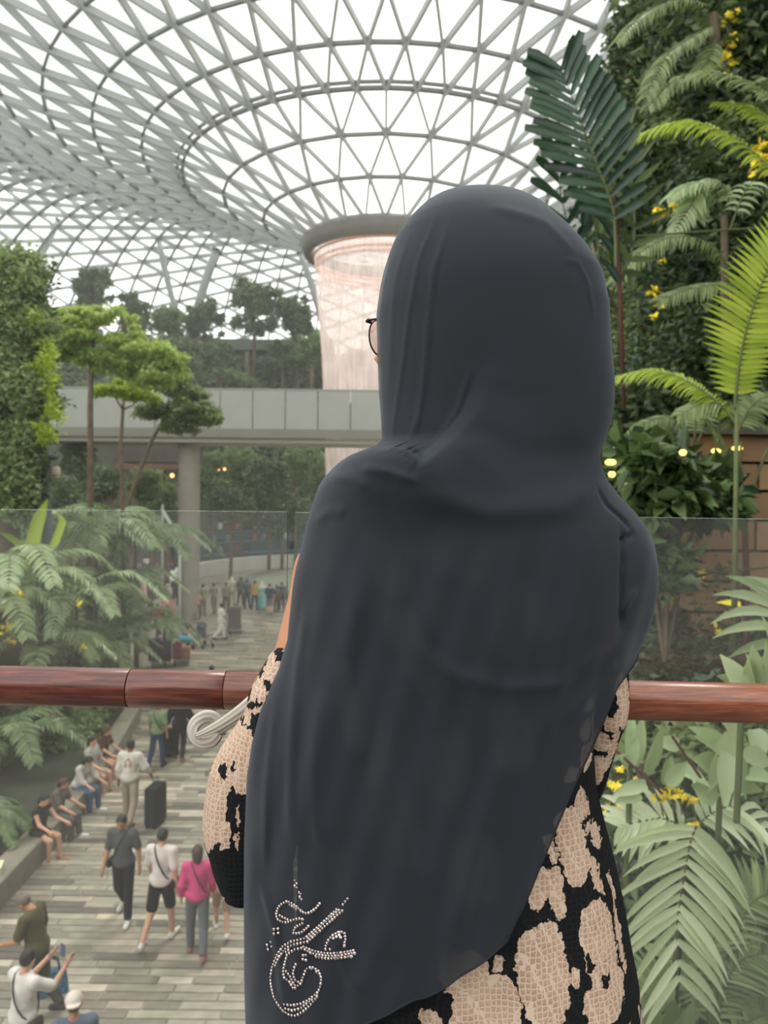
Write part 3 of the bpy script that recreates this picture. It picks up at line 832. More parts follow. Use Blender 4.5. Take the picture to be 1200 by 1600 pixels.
# the raised phone
def at(root, v): return Matrix.Translation(root.location) @ Matrix.Rotation(root.rotation_euler.z, 4, 'Z') @ Matrix.Scale(root.scale[0], 4) @ Vector(v)
ph = at(r9, (j9_['handl'] + j9_['handr']) / 2 + Vector((0, .03, .06)))
t_ = thing('phone', 'dark smartphone held up by the person in the white T-shirt', 'phone', ph, R(-28))
o = MB().box((0, 0, 0), (.075, .009, .155)).build('phone_body', cloth(60, 58, 74), t_); b_ = o.modifiers.new('bevel', 'BEVEL'); b_.width = .004
MB().box((0, -.0052, 0), (.068, .001, .145)).build('screen', cloth(96, 100, 130), t_)
# blue bag in the bent man's hand
hw = at(r8, j8_['handr']); sb = thing('shoulder_bag', 'glossy blue quilted bag hanging from the hand of the man in olive', 'bag', (hw.x + .12, hw.y - .12, hw.z - .42), R(25))
t = NT('blue_quilt'); tc = t('TexCoord'); vo = t('TexVoronoi', i_Vector=tc.outputs['Object'], i_Scale=22.0); p = t('BsdfPrincipled', i_Base_Color=t.ramp(vo.outputs[0], [(0.1, srgb(84, 140, 172)), (.6, srgb(46, 92, 124))]), i_Roughness=.35)
bp = t('Bump', i_Strength=.4, i_Distance=.01, i_Height=vo.outputs[0]); t.t.links.new(bp.outputs[0], p.inputs['Normal']); bq = t.done(p.outputs[0])
V = [(-.24, -.1, -.17), (.24, -.1, -.17), (.24, .1, -.17), (-.24, .1, -.17), (-.2, -.05, .17), (.2, -.05, .17), (.2, .05, .17), (-.2, .05, .17)]
o = MB().add(V, [(3, 2, 1, 0), (4, 5, 6, 7), (0, 1, 5, 4), (1, 2, 6, 5), (2, 3, 7, 6), (3, 0, 4, 7)]).build('bag_body', bq, sb); b_ = o.modifiers.new('bevel', 'BEVEL'); b_.width = .04; b_.segments = 3
for y in (-.045, .045):
    m = MB(); m.tube([(-.12, y, .15), (-.1, y * .6, .28), (0, 0, .36), (.1, y * .6, .28), (.12, y, .15)], .012, 6); m.build('handle', cloth(36, 60, 84), sb, True)


def suitcase(label, loc, rz, w=.42, d=.26, h=.62, colr=(30, 32, 34), tall=.4, group='suitcases'):
    r = thing('suitcase', label, 'suitcase', loc, rz, group=group); mt = cloth(*colr)
    o = MB().box((0, 0, h / 2 + .05), (w, d, h)).build('shell', mt, r); b = o.modifiers.new('bevel', 'BEVEL'); b.width = .05; b.segments = 3
    for x in (-1, 1):
        for y in (-1, 1): m = MB(); m.tube([(x * w * .38 - .012, y * d * .3, .03), (x * w * .38 + .012, y * d * .3, .03)], .03, 10); m.build('wheel', cloth(24, 24, 24), r)
        for q in range(2): MB().box((x * w * (.12 + .2 * q), -d / 2 - .004, h / 2 + .05), (.02, .012, h * .78)).build('rib', mt, r)
    m = MB(); m.tube([(-w * .22, 0, h + .04), (-w * .22, 0, h + tall), (-w * .2, 0, h + tall + .02), (w * .2, 0, h + tall + .02), (w * .22, 0, h + tall), (w * .22, 0, h + .04)], .009, 6); m.build('handle', cloth(60, 60, 62), r)
    return r
suitcase('tall black suitcase rolling beside the man in white long sleeves', G0(243, 1292), R(80), .5, .28, .8, (30, 36, 36), .18)
suitcase('black suitcase rolling between the green-shirted woman and the woman in black', G0(263, 1186), R(10), .4, .26, .7, (34, 36, 40), .25)

# people seated on the kerb: hips over the block, faces toward the walkway (+x)
sit = lambda **k: {**dict(hipz=.5, hip_l=84, hip_r=80, knee_l=78, knee_r=84, sf_l=22, sf_r=25, ef_l=40, ef_r=42, lean=8, nod=12, sa_l=8, sa_r=8), **k}
def kx(y): return float(np.interp(y, [p[1] for p in KX], [p[0] for p in KX]))
def seated(label, px, py, Pk, **kw):
    D = pixz(px, py).y; x = kx(D) - .2
    return person(label, (x, D, 0), R(-90 - 12 + kw.pop('turn', 0)), kw.pop('H', 1.62), sit(**Pk), group='people seated on the kerb', **kw)
s1, sj1 = seated('bare-armed woman in black top sitting on the kerb, hands on knees', 70, 1338, dict(nod=6, lean=14, sf_l=35, sf_r=32), skin=skin_b, top=(46, 38, 36), bottom=(50, 42, 40), legs='mini', sleeve=0, hair='pony', fem=True, shoes=(176, 128, 100), turn=-8)
s2, _ = seated('person in grey trousers and white shoes sitting beside the bare-armed woman', 92, 1306, dict(nod=20, lean=12), skin=skin_b, top=(110, 96, 90), bottom=(96, 94, 92), hair='bob', hairm=hair_br, shoes=(232, 232, 230), H=1.6, turn=6)
s3, _ = seated('woman in pale top and blue jeans sitting on the kerb with white trainers', 140, 1262, dict(nod=25, lean=20), skin=skin_b, top=(186, 180, 172), bottom=(70, 92, 122), hair='long', hairm=hair_b, shoes=(226, 226, 224), sleeve=1.4, fem=True, turn=-6)
s4, _ = seated('woman in light grey top with bare legs, middle of the seated trio', 156, 1236, dict(nod=2, lean=4), skin=skin_b, top=(176, 170, 162), bottom=(172, 150, 134), legs='short', hair='pony', shoes=(168, 120, 96), H=1.66)
s5, _ = seated('woman in dark top with crossed bare legs at the far end of the seated trio', 172, 1212, dict(nod=18, lean=10), skin=skin_b, top=(84, 60, 52), bottom=(96, 82, 76), legs='mini', hair='bob', hairm=hair_br, shoes=(160, 110, 90), sleeve=.6, fem=True)
bx = pixz(36, 1345); r = thing('kerb_lamp', 'small pale box lamp on the kerb beside the bare-armed woman', 'lamp', (kx(bx.y - 1.0) - .28, bx.y - 1.35, .46), R(12))
MB().box((0, 0, .06), (.3, .18, .12)).build('lamp_box', cloth(188, 186, 158), r); MB().add([(-.16, -.1, .12), (.16, -.1, .12), (.16, .1, .17), (-.16, .1, .17)], [(0, 1, 2, 3)]).build('lid', cloth(214, 214, 180), r)

# the crowd near the column and the pool, each small figure by itself
crowd = [  # px, feet y, height, facing, top, bottom, dress, hair, label
    (210, 942, 1.6, 170, (46, 44, 52), (46, 44, 52), (44, 44, 54), 'long', 'small distant woman in a dark dress at the crowd edge behind the palms'),
    (224, 944, 1.6, 10, (214, 176, 168), (200, 160, 150), (214, 172, 164), 'long', 'distant woman in a pale pink dress beside the dark-dressed one'),
    (238, 936, 1.7, 20, (52, 66, 48), (170, 120, 96), None, 'short', 'distant person in dark green shirt left of the round column'),
    (254, 926, 1.7, 0, (216, 210, 204), (150, 120, 110), None, 'short', 'distant person in white shirt left of the round column'),
    (262, 964, 1.7, 200, (200, 198, 200), (60, 60, 66), None, 'scarf', 'distant woman in pale top beside the long pink bag'),
    (274, 950, 1.7, 10, (52, 56, 66), (46, 48, 56), None, 'short', 'distant person in dark clothes touching the left side of the column'),
    (268, 918, 1.7, 0, (70, 72, 88), (52, 54, 66), None, 'cap', 'distant person in a red cap behind the crowd at the column'),
    (242, 916, 1.7, 180, (200, 120, 110), (90, 80, 80), None, 'short', 'far figure in a coral shirt behind the palm tips'),
    (216, 914, 1.65, 180, (168, 150, 160), (90, 80, 80), None, 'short', 'far figure in mauve shirt behind the palm tips'),
    (229, 906, 1.7, 20, (220, 214, 210), (70, 70, 80), None, 'short', 'farthest figure in white left of the column'),
    (317, 966, 1.75, 10, (128, 140, 104), (110, 110, 96), None, 'short', 'distant man in olive clothes just right of the column'),
    (308, 972, 1.55, 15, (160, 134, 112), (120, 100, 90), None, 'short', 'distant person in tan top against the right side of the column'),
    (334, 962, 1.7, 30, (128, 124, 108), (120, 112, 96), None, 'short', 'distant man in khaki clothes beyond the pushchair'),
    (345, 1003, 1.72, -60, (222, 220, 210), (214, 212, 204), None, 'short', 'man dressed all in white striding beside the pushchair'),
    (362, 950, 1.75, 20, (176, 172, 150), (150, 144, 124), None, 'scarf', 'distant person in beige with a pale head covering near the pool'),
    (353, 960, 1.7, 190, (134, 122, 106), (100, 92, 84), None, 'short', 'distant person in brown walking in front of the pool'),
    (386, 955, 1.7, 20, (58, 86, 94), (50, 66, 76), None, 'short', 'distant person in dark teal looking at the pool'),
    (398, 957, 1.7, 0, (170, 142, 70), (50, 76, 92), None, 'short', 'distant person in mustard top and blue trousers by the pool'),
    (409, 957, 1.66, 10, (118, 172, 168), (118, 172, 168), (118, 174, 170), 'scarf', 'distant woman in a long turquoise dress watching the water'),
    (421, 964, 1.72, 0, (44, 60, 86), (110, 112, 116), None, 'short', 'distant man in navy top and grey shorts watching the water'),
    (432, 960, 1.55, 15, (96, 84, 72), (80, 74, 68), None, 'short', 'distant small figure in brown near the glass gap'),
    (376, 950, 1.7, 0, (84, 92, 96), (60, 64, 70), None, 'short', 'distant person in slate grey between beige and teal figures'),
    (440, 956, 1.6, 10, (70, 80, 92), (60, 64, 70), None, 'short', 'distant figure in slate blue at the edge of the sleeve'),
    (246, 1000, 1.6, 160, (168, 44, 50), (60, 50, 56), None, 'short', 'person in red top pushing the loaded luggage trolley'),
    (262, 1006, 1.66, 170, (44, 46, 56), (44, 46, 56), None, 'short', 'person in dark top behind the luggage trolley'),
]
cr = {}
for (x, y, H_, f_, tp, bt, dr, hr, lab) in crowd:
    g = G0(x, y)
    rt, _ = person(lab, g, R(f_), H_, walk(random.choice([-.7, .4, .8])), random.choice([skin_a, skin_b, skin_c]), tp, bt, (60, 56, 54), hair=hr if hr != 'cap' else 'short', dress=dr, legs='short' if 'shorts' in lab else 'long', vx=.032, group='crowd by the pool', extra=(200, 196, 180) if hr == 'scarf' else None)
    if hr == 'cap': field_obj('cap', [('e', (0, 0, 1.62), (.1, .12, .09))], cloth(206, 40, 44), rt, .03, .02, .01)
    cr[x] = rt
# long pink bag, luggage trolleys, pushchair
g = G0(265, 974); pb = thing('garment_bag', 'long pink bag standing beside the column', 'bag', g)
o = MB().box((0, -.25, .62), (.62, .2, 1.15)).build('bag_body', cloth(186, 130, 128), pb); b_ = o.modifiers.new('bevel', 'BEVEL'); b_.width = .07; b_.segments = 3
m = MB(); m.tube([(-.12, -.25, 1.18), (0, -.25, 1.32), (.12, -.25, 1.18)], .015, 6); m.build('handle', cloth(60, 50, 54), pb)
def trolley(label, loc, rz, cases):
    r = thing('luggage_trolley', label, 'trolley', loc, rz, group='airport luggage trolleys'); mt = cloth(120, 122, 122)
    MB().box((0, 0, .22), (.6, .95, .05)).build('platform', mt, r)
    for x in (-.28, .28): m = MB(); m.tube([(x, .45, .2), (x, .5, .98)], .018, 6); m.build('upright', mt, r)
    m = MB(); m.tube([(-.3, .5, .98), (.3, .5, .98)], .022, 8); m.build('push_bar', cloth(40, 40, 42), r)
    for x, y in ((-.25, -.38), (.25, -.38), (-.25, .38), (.25, .38)): m = MB(); m.tube([(x - .02, y, .085), (x + .02, y, .085)], .085, 12); m.build('wheel', cloth(30, 30, 30), r)
    for (dx, dy, w_, h_, c_, lb) in cases:
        q = Matrix.Rotation(rz, 4, 'Z') @ Vector((dx, dy, 0)) + Vector(loc); q.z += .2
        suitcase(lb, q, rz, w_, .28, h_, c_, .05, 'luggage on the trolleys')
    return r
trolley('luggage trolley with the black cases, touching the palm bank', G0(252, 1043), R(5), [(-.2, -.25, .46, .85, (34, 36, 42), 'big black suitcase upright on the trolley next to the palms'), (.24, -.25, .4, .8, (40, 44, 54), 'second black suitcase on the trolley next to the palms'), (0, .15, .7, .5, (62, 66, 78), 'slate suitcase lying behind the two black ones')])
trolley('luggage trolley with the dark red case in front of the crowd', G0(284, 1040), R(12), [(-.17, -.2, .34, .72, (120, 44, 54), 'dark red suitcase on the second trolley'), (.17, -.2, .34, .5, (150, 110, 84), 'tan suitcase on the second trolley')])
q = G0(286, 1036); tb = thing('duffel_bag', 'turquoise duffel bag on top of the tan suitcase', 'bag', (q.x + .14, q.y - .2, .92), R(12))
field_obj('bag_body', [('c', (-.15, 0, 0), (.17, 0, 0), .15, .15)], cloth(70, 160, 176), tb, .03)
m = MB(); m.tube([(-.1, 0, .12), (0, 0, .24), (.1, 0, .12)], .014, 6); m.build('handle', cloth(40, 80, 90), tb)
def pushchair(label, loc, rz, c_):
    r = thing('pushchair', label, 'pushchair', loc, rz, group='pushchairs'); fr_ = cloth(70, 72, 76)
    for x in (-.24, .24):
        m = MB(); m.tube([(x, -.4, .12), (x, .1, .55), (x, .5, 1.02)], .016, 6); m.build('frame_side', fr_, r)
        m = MB(); m.tube([(x, .35, .12), (x, .0, .5)], .016, 6); m.build('rear_leg', fr_, r)
        for y in (-.4, .35): m = MB(); m.tube([(x - .02, y, .11), (x + .02, y, .11)], .11, 12); m.build('wheel', cloth(34, 34, 36), r)
    m = MB(); m.tube([(-.24, .5, 1.02), (.24, .5, 1.02)], .02, 6); m.build('push_bar', fr_, r)
    MB().add([(-.2, -.3, .45), (.2, -.3, .45), (.2, .1, .4), (-.2, .1, .4), (-.2, .3, .85), (.2, .3, .85)], [(0, 1, 2, 3), (3, 2, 5, 4)]).build('seat', cloth(*c_), r)
    field_obj('hood', [('e', (0, .18, .88), (.24, .26, .2))], cloth(*c_), r, .035, cut=[('p', (0, 0, .84), (0, .3, -1)), ('e', (0, .08, .8), (.21, .24, .18))])
    return r
pushchair('pushchair with dark seat and green-grey hood near the striding man in white', G0(318, 1014), R(40), (70, 84, 84))
g = G0(297, 1015); pcx = pushchair('low pushchair with a child in red at the left of the hooded one', g, R(60), (60, 66, 110))
person('small child in a red top sitting in the low pushchair', (g.x, g.y, -.02), R(240), .95, dict(hipz=.85, hip_l=80, hip_r=80, knee_l=70, knee_r=70, lean=-10), skin_b, (206, 60, 66), (60, 60, 110), (200, 60, 70), vx=.034, group='crowd by the pool')
g = G0(366, 992); trolley('empty-handed dark trolley stacked with grey bags beyond the striding man', g, R(20), [(0, -.1, .6, 1.0, (92, 88, 84), 'tall grey suitcase on the farthest trolley')])
# seated onlookers on the terraces beyond the pool, too small to tell apart
rg = np.random.default_rng(9); m = MB()
for i in range(120):
    a = rg.uniform(2.0, 4.1); rr_ = rg.choice([16.0, 17.6, 19.2, 21.0]); p = Vector((AX + rr_ * math.sin(a), AD - rr_ * math.cos(a), (rr_ - 15.6) * .55))
    mi = int(rg.integers(0, 5)); m.lathe([(.01, .2), (.2, .22), (.22, .5), (.13, .8), (.02, .84)], p, 7, mi=mi); m.lathe([(.01, .82), (.1, .88), (.1, 1.0), (.01, 1.07)], p, 6, mi=5)
on = m.build('crowd', [cloth(190, 188, 186), cloth(64, 90, 100), cloth(44, 48, 56), cloth(128, 132, 136), cloth(160, 90, 84), hair_b]); tag(on, 'many tiny seated onlookers on the steps beyond the pool', 'crowd', kind='stuff')
stp = tag(empty('terrace_steps'), kind='structure')
for i, rr_ in enumerate((15.6, 17.2, 18.8, 20.6)):
    h = .35 + i * .86; m = MB()
    for k in range(20):
        a0, a1 = 1.9 + k * .12, 1.9 + (k + 1) * .12; V = []
        for a in (a0, a1):
            for r_, z_ in ((rr_, -.1), (rr_, h), (rr_ + 1.8, h), (rr_ + 1.8, -.1)): V.append((AX + r_ * math.sin(a), AD - r_ * math.cos(a), z_))
        m.add(V, [(0, 1, 5, 4), (1, 2, 6, 5), (2, 3, 7, 6)])
    m.build('step', plain('step_stone', srgb(66, 88, 92), .7, .1, 1) if i == 0 else bpy.data.materials['step_stone'], stp)

# ================================================================ PLANTS
G_dark = leafmat('leaf_dark', srgb(50, 66, 44), srgb(98, 116, 76), 0.3)
G_mid = leafmat('leaf_mid', srgb(90, 108, 70), srgb(148, 164, 114), 0.35)
G_sage = leafmat('leaf_sage', srgb(134, 156, 112), srgb(190, 206, 164), 0.3, 0.42)
G_palm = leafmat('leaf_palm', srgb(74, 96, 62), srgb(136, 154, 112), 0.35, 0.38)
G_lime = leafmat('leaf_lime', srgb(134, 156, 86), srgb(186, 204, 128), 0.4)
G_yel = leafmat('leaf_yellow_green', srgb(126, 150, 54), srgb(186, 202, 84), 0.45)
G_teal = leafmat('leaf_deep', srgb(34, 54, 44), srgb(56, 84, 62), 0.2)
G_far = leafmat('leaf_far', srgb(92, 114, 78), srgb(142, 164, 116), 0.35)
G_far2 = leafmat('leaf_far_dark', srgb(82, 98, 76), srgb(120, 136, 104), 0.3)
bark = plain('bark', srgb(104, 92, 74), 0.85, 0.25, 6, bump=0.4)
bark_g = plain('bark_green', srgb(92, 100, 62), 0.7, 0.2, 6)
bark_r = plain('bark_red', srgb(92, 58, 52), 0.7, 0.2, 6)
flow_y = plain('petal_yellow', srgb(255, 228, 64), 0.5, 0.06, 20)
flow_y.node_tree.nodes['Principled BSDF'].inputs['Specular IOR Level'].default_value = 0.3


def leaf_arrays(C, size, up=0.4, asp=0.42, rng=RNG, seg=1):
    """one folded rhombic leaf at each point of C"""
    n = len(C)
    d = rng.normal(size=(n, 3)); d[:, 2] = d[:, 2] * 0.6 - 0.15; d /= np.linalg.norm(d, axis=1)[:, None]
    nr = rng.normal(size=(n, 3)) * 0.8 + np.array([0, 0, up * 2]); s = np.cross(d, nr); s /= np.linalg.norm(s, axis=1)[:, None] + 1e-9
    nn = np.cross(s, d)
    L = size * (0.65 + 0.7 * rng.random(n))[:, None]
    a = C; t_ = C + d * L - nn * L * 0.12; l = C + d * L * 0.45 + s * L * asp * .5 + nn * L * .07; r = C + d * L * 0.45 - s * L * asp * .5 + nn * L * .07
    V = np.stack([a, r, t_, l], 1).reshape(-1, 3); I = np.arange(n)[:, None] * 4
    Fc = np.concatenate([I + [[0, 1, 2]], I + [[0, 2, 3]]], 0)
    return V, Fc


def cloud(clumps, n, size, shell=0.35, rng=RNG, **kw):
    """clumps: (centre, radii); leaves shared out by volume, denser near the surface"""
    C = np.array([c for c, r in clumps]); Rr = np.array([r if hasattr(r, '__len__') else (r, r, r) for c, r in clumps], float)
    wgt = (Rr.prod(1)) ** 0.67; pick = rng.choice(len(C), n, p=wgt / wgt.sum())
    d = rng.normal(size=(n, 3)); d /= np.linalg.norm(d, axis=1)[:, None]
    rad = shell + (1 - shell) * rng.random(n); rad = rad + rng.normal(size=n) * 0.17
    return leaf_arrays(C[pick] + d * Rr[pick] * rad[:, None], size, rng=rng, **kw)


def foliage(name, clumps, n, size, mat, parent, **kw):
    V, Fc = cloud(clumps, n, size, **kw)
    o = link(name, mesh(name, V, Fc), parent, mat)
    return tag(o, kind='stuff')


def blobs(c, rad, n, r, rng):
    out = []
    for _ in range(n):
        d = Vector((rng.gauss(0, 1), rng.gauss(0, 1), rng.gauss(0, 1))).normalized() * (rng.random() ** 0.4)
        out.append(((c[0] + d.x * rad[0], c[1] + d.y * rad[1], c[2] + d.z * rad[2]), r * rng.uniform(0.7, 1.3)))
    return out


def tree(name, label, base, top_z, crown, nblob, rb, nleaf, size, mat, group=None, trunk=0.14, seed=1, cat='tree', bmat_=None):
    """crown: (offset x, y, z from base, radii)"""
    rng = random.Random(seed); root = thing(name, label, cat, base, group=group)
    cx, cy, cz, rx, ry, rz = crown
    cl = blobs((cx, cy, cz), (rx, ry, rz), nblob, rb, rng)
    mb = MB(); tops = Vector((cx * .8, cy * .8, top_z))
    mb.tube([(0, 0, -0.3), (tops.x * .25 + .08, tops.y * .3, top_z * .4), (tops.x * .7, tops.y * .7, top_z * .8), tops], [trunk, trunk * .85, trunk * .65, trunk * .4], 9)
    mb.build('trunk', bmat_ or bark, root, True)
    for q in range(5):
        b = cl[q * len(cl) // 5][0]; s0 = tops * (0.62 + .07 * q) if top_z > 0 else tops
        MB().tube([s0, Vector(b) * .5 + s0 * .5 + Vector((0, 0, -.15 * rz)), b], [trunk * .4, trunk * .28, trunk * .1], 6).build('branch', bmat_ or bark, root, True)
    foliage('foliage', cl, nleaf, size, mat, root)
    return root


# ---- fronds
def blade(p, d, up, L, W, droop, nseg=4, fold=0.25, notch=False, tipw=0.0):
    """one leaflet: a strip that bends down, folded along its midrib"""
    d = Vector(d).normalized(); V = []; Fc = []
    q = Vector(p); dd = d.copy()
    for i in range(nseg + 1):
        u = i / nseg
        wd = W * (math.sin(math.pi * min(1, (0.12 + 0.88 * u) ** 0.75)) if tipw == 0 else (0.35 + 0.65 * u) * (1 if u < 1 else tipw))
        if i == nseg and tipw == 0: wd = W * 0.05
        s = dd.cross(up).normalized(); nn = s.cross(dd).normalized()
        V += [q - s * wd * .5 + nn * wd * fold, q.copy(), q + s * wd * .5 + nn * wd * fold]
        q = q + dd * (L / nseg); dd = (dd + Vector((0, 0, -droop / nseg))).normalized()
    for i in range(nseg):
        a = i * 3; Fc += [(a, a + 1, a + 4, a + 3), (a + 1, a + 2, a + 5, a + 4)]
    return V, Fc


def frond(parent, pts, n, L, W, mat, normal=(0, 0, 1), sweep=0.55, droop=0.5, split=False, rr=0.012, side=(1, 1), vary=0.12, start=0.15, rng=random.Random(3), tipw=0.0, ends=(0.55, 0.45), lift=0.0, stem=None, nseg=4):
    """a feather leaf along the curve pts (parent space)"""
    P = [Vector(p) for p in pts]
    # resample with Catmull-Rom
    Q = []
    for i in range(len(P) - 1):
        a = P[max(i - 1, 0)]; b = P[i]; c = P[i + 1]; d = P[min(i + 2, len(P) - 1)]
        for k in range(8):
            t = k / 8; Q.append(0.5 * ((2 * b) + (c - a) * t + (2 * a - 5 * b + 4 * c - d) * t * t + (3 * b - a - 3 * c + d) * t ** 3))
    Q.append(P[-1]); m = len(Q)
    mb = MB(); mb.tube(Q, [rr * (1 - 0.75 * i / (m - 1)) for i in range(m)], 6, mi=0)
    nrm = Vector(normal); leaves = []
    for k in range(n):
        u = start + (1 - start) * k / (n - 1 if n > 1 else 1); x = u * (m - 1); i = min(int(x), m - 2); p = Q[i].lerp(Q[i + 1], x - i)
        t = (Q[i + 1] - Q[i]).normalized(); s = t.cross(nrm).normalized(); un = s.cross(t).normalized()
        v = (u - start) / (1 - start)
        ln = L * ((ends[0] + (1 - ends[0]) * math.sin(math.pi * min(1, v * 1.15))) if v < 0.43 else (1 - (1 - ends[1]) * ((v - .43) / .57) ** 1.6))
        for sg in (-1, 1):
            if side[0 if sg < 0 else 1] == 0: continue
            sw = sweep * (0.6 + 0.9 * v)
            d = (s * sg * side[0 if sg < 0 else 1] + t * sw + un * (lift + rng.uniform(-vary, vary)) + t * rng.uniform(-vary, vary) * .6).normalized()
            leaves.append(blade(p, d, un, ln * rng.uniform(.9, 1.08), W, droop * rng.uniform(.7, 1.3), nseg, tipw=tipw))
    # terminal leaflet
    if not split:
        for V, Fc in leaves: mb.add(V, Fc, 1)
        return mb.build('frond', [stem or bark_g, mat], parent, False)
    fr = mb.build('frond', [stem or bark_g], parent, True)
    for V, Fc in leaves:
        V = np.array(V); c = V[1].copy(); me = mesh('leaflet', V - c, Fc, True); o = link('leaflet', me, fr, mat); o.location = c
    return fr


def palm(name, label, base, h, n, flen, L, W, mat, group=None, seed=1, tilt=(0.2, 0.9), nl=26, trunk=0.09, droop=0.5, cat='palm', az=None, tr=bark, lean=(0, 0)):
    rng = random.Random(seed); root = thing(name, label, cat, base, group=group)
    top = Vector((lean[0], lean[1], h))
    mb = MB(); mb.tube([(0, 0, -.2), (lean[0] * .3, lean[1] * .3, h * .5), top], [trunk, trunk * .85, trunk * .7], 10); mb.build('trunk', tr, root, True)
    for k in range(n):
        a = 2 * math.pi * (k + rng.uniform(-.3, .3)) / n if az is None else rng.uniform(*az)
        e = rng.uniform(*tilt); fl = flen * rng.uniform(.8, 1.15); d = Vector((math.cos(a), math.sin(a), 0))
        pts = [top, top + d * fl * .3 * math.cos(e) + Vector((0, 0, fl * .34 * math.sin(e))), top + d * fl * .65 * math.cos(e * .6) + Vector((0, 0, fl * .42 * math.sin(e))), top + d * fl * .95 + Vector((0, 0, fl * (.42 * math.sin(e) - .28)))]
        frond(root, pts, nl, L, W, mat, droop=droop, rng=rng, rr=0.016, nseg=3)
    return root


def flowers(name, label, pts, rad, n, parent_loc, size=0.035, group=None, mat=None, seed=2, wall=False):
    """yellow blossoms, each a part, on thin stalks"""
    rng = random.Random(seed); base = Vector(parent_loc); root = thing(name, label, 'flowers', base, group=group)
    me = None
    for c in pts:
        for k in range(n):
            p = Vector(c) - base + Vector((rng.gauss(0, rad), rng.gauss(0, rad), rng.gauss(0, rad * .8)))
            if me is None:
                mb = MB()
                for q in range(5):
                    a = 2 * math.pi * q / 5; dx = Vector((math.cos(a), math.sin(a), .35)); V, Fc = blade((0, 0, 0), dx, Vector((0, 0, 1)), size, size * .8, .2, 2); mb.add(V, Fc)
                b = mb.build('blossom', mat or flow_y, root); me = b.data
            else: b = link('blossom', me, root)
            b.location = p; b.rotation_euler = (rng.uniform(-.9, .9) + .7, rng.uniform(-.8, .8), rng.uniform(0, 6))
        st = Vector(c) - base
        MB().tube([st + Vector((.02, .02, -rad * 6)), st + Vector((0, 0, -rad)), st + Vector((0, 0, rad))], .004, 5).build('stalk', bark_g, root)
    if wall:
        c0 = Vector(pts[0]) - base; MB().tube([c0, Vector((5.45, pts[0][1] + .3, pts[0][2] + .25)) - base], .012, 5).build('stem', bark_g, root)
    return root


# ---- mid distance, left: the two slender trees with bright flat crowns
q = pixz(141, 1010, 0.8)
rng0 = random.Random(4)
def flat_tree(label, px, base_py, D, crown_px, mat, nleaf, size, r0, seed, trunk_px, rb=0.55):
    base = pix(trunk_px[0][0], base_py, D); root = thing('garden_tree', label, 'tree', base, group='slender garden trees on the planted bank')
    mb = MB(); P = [pix(x, y, D) - base for x, y in trunk_px]; P = [Vector((0, 0, -.2))] + P
    mb.tube(P, [r0 * (1 - .5 * i / len(P)) for i in range(len(P))], 9); mb.build('trunk', bark, root, True)
    cl = []; rng = random.Random(seed)
    for (x, y, wpx, hpx) in crown_px:
        c = pix(x, y, D) - base; k = D / F
        cl += blobs(c, (wpx * k * 1.35, wpx * k * 1.0, hpx * k * 1.2), 22, rb * .62, rng)
        e = P[-1] if c.z > P[-1].z - 1 else P[-2]
        MB().tube([e, (e + c) * .5 + Vector((0, 0, -.1)), c], [r0 * .45, r0 * .3, r0 * .1], 6).build('branch', bark, root, True)
    cl = [(c, (r, r, r * .42)) for c, r in cl]
    foliage('foliage', cl, nleaf, size, mat, root, up=1.2)
    return root
flat_tree('slender tree with a wide bright green layered crown beside the ivy-clad mass', 140, 1010, 24.5, [(150, 520, 60, 18), (95, 545, 32, 16), (215, 548, 38, 18), (150, 492, 40, 10), (240, 585, 34, 14), (190, 570, 34, 12), (110, 515, 36, 16), (255, 560, 22, 12), (160, 560, 30, 12), (85, 500, 22, 12)], G_lime, 32000, 0.15, 0.13, 3, [(140, 900), (142, 760), (141, 640), (143, 560)], 0.5)
flat_tree('thin tree with a small lime crown in front of the footbridge', 190, 990, 26.0, [(195, 615, 34, 12), (175, 605, 25, 10), (222, 618, 18, 10)], G_yel, 9000, 0.13, 0.09, 5, [(193, 880), (191, 760), (189, 690), (192, 640)], 0.36)
flat_tree('tree with leaning branches of olive leaves reaching over the footbridge panels', 215, 990, 27.5, [(300, 640, 38, 14), (265, 600, 32, 14), (290, 615, 22, 12), (325, 655, 14, 8), (240, 640, 22, 12), (280, 665, 22, 9)], G_mid, 16000, 0.15, 0.09, 6, [(165, 900), (205, 770), (236, 690), (262, 645)], 0.45)

# ---- tall ivy-clad mass at the edge of the walkway
base = pix(20, 1000, 20.0)
ivy = thing('ivy_column', 'tall mass of hanging ivy and climbing leaves with yellowing tips', 'climbing plant', base)
mb = MB(); mb.tube([(-.6, .6, -2), (-.6, .6, 5), (-.9, .6, 9.2)], [.5, .45, .3], 10); mb.build('trunk', bark, ivy, True)
rng = random.Random(8); cl = []; clY = []
for (x, y, wp_, hp) in [(-15, 420, 50, 40), (30, 430, 30, 30), (-5, 500, 55, 45), (45, 520, 26, 40), (10, 590, 55, 50), (45, 620, 24, 45), (0, 680, 60, 45), (40, 705, 30, 35), (10, 760, 60, 40), (-30, 560, 60, 140), (20, 470, 40, 40)]:
    c = pix(x, y, 20) - base; k = 20 / F; cl += blobs(c, (wp_ * k, .8, hp * k), 8, .42, rng)
for (x, y) in [(72, 545), (80, 600), (84, 640), (70, 660), (62, 500), (66, 570), (76, 680)]:
    clY += blobs(pix(x, y, 19.5) - base, (.25, .2, .4), 4, .2, rng)
foliage('foliage', cl, 42000, 0.17, G_mid, ivy, up=0.1)
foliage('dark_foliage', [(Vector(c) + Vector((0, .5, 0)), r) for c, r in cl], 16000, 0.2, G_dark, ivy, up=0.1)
foliage('yellow_foliage', clY, 1900, 0.13, G_yel, ivy, up=0.1)

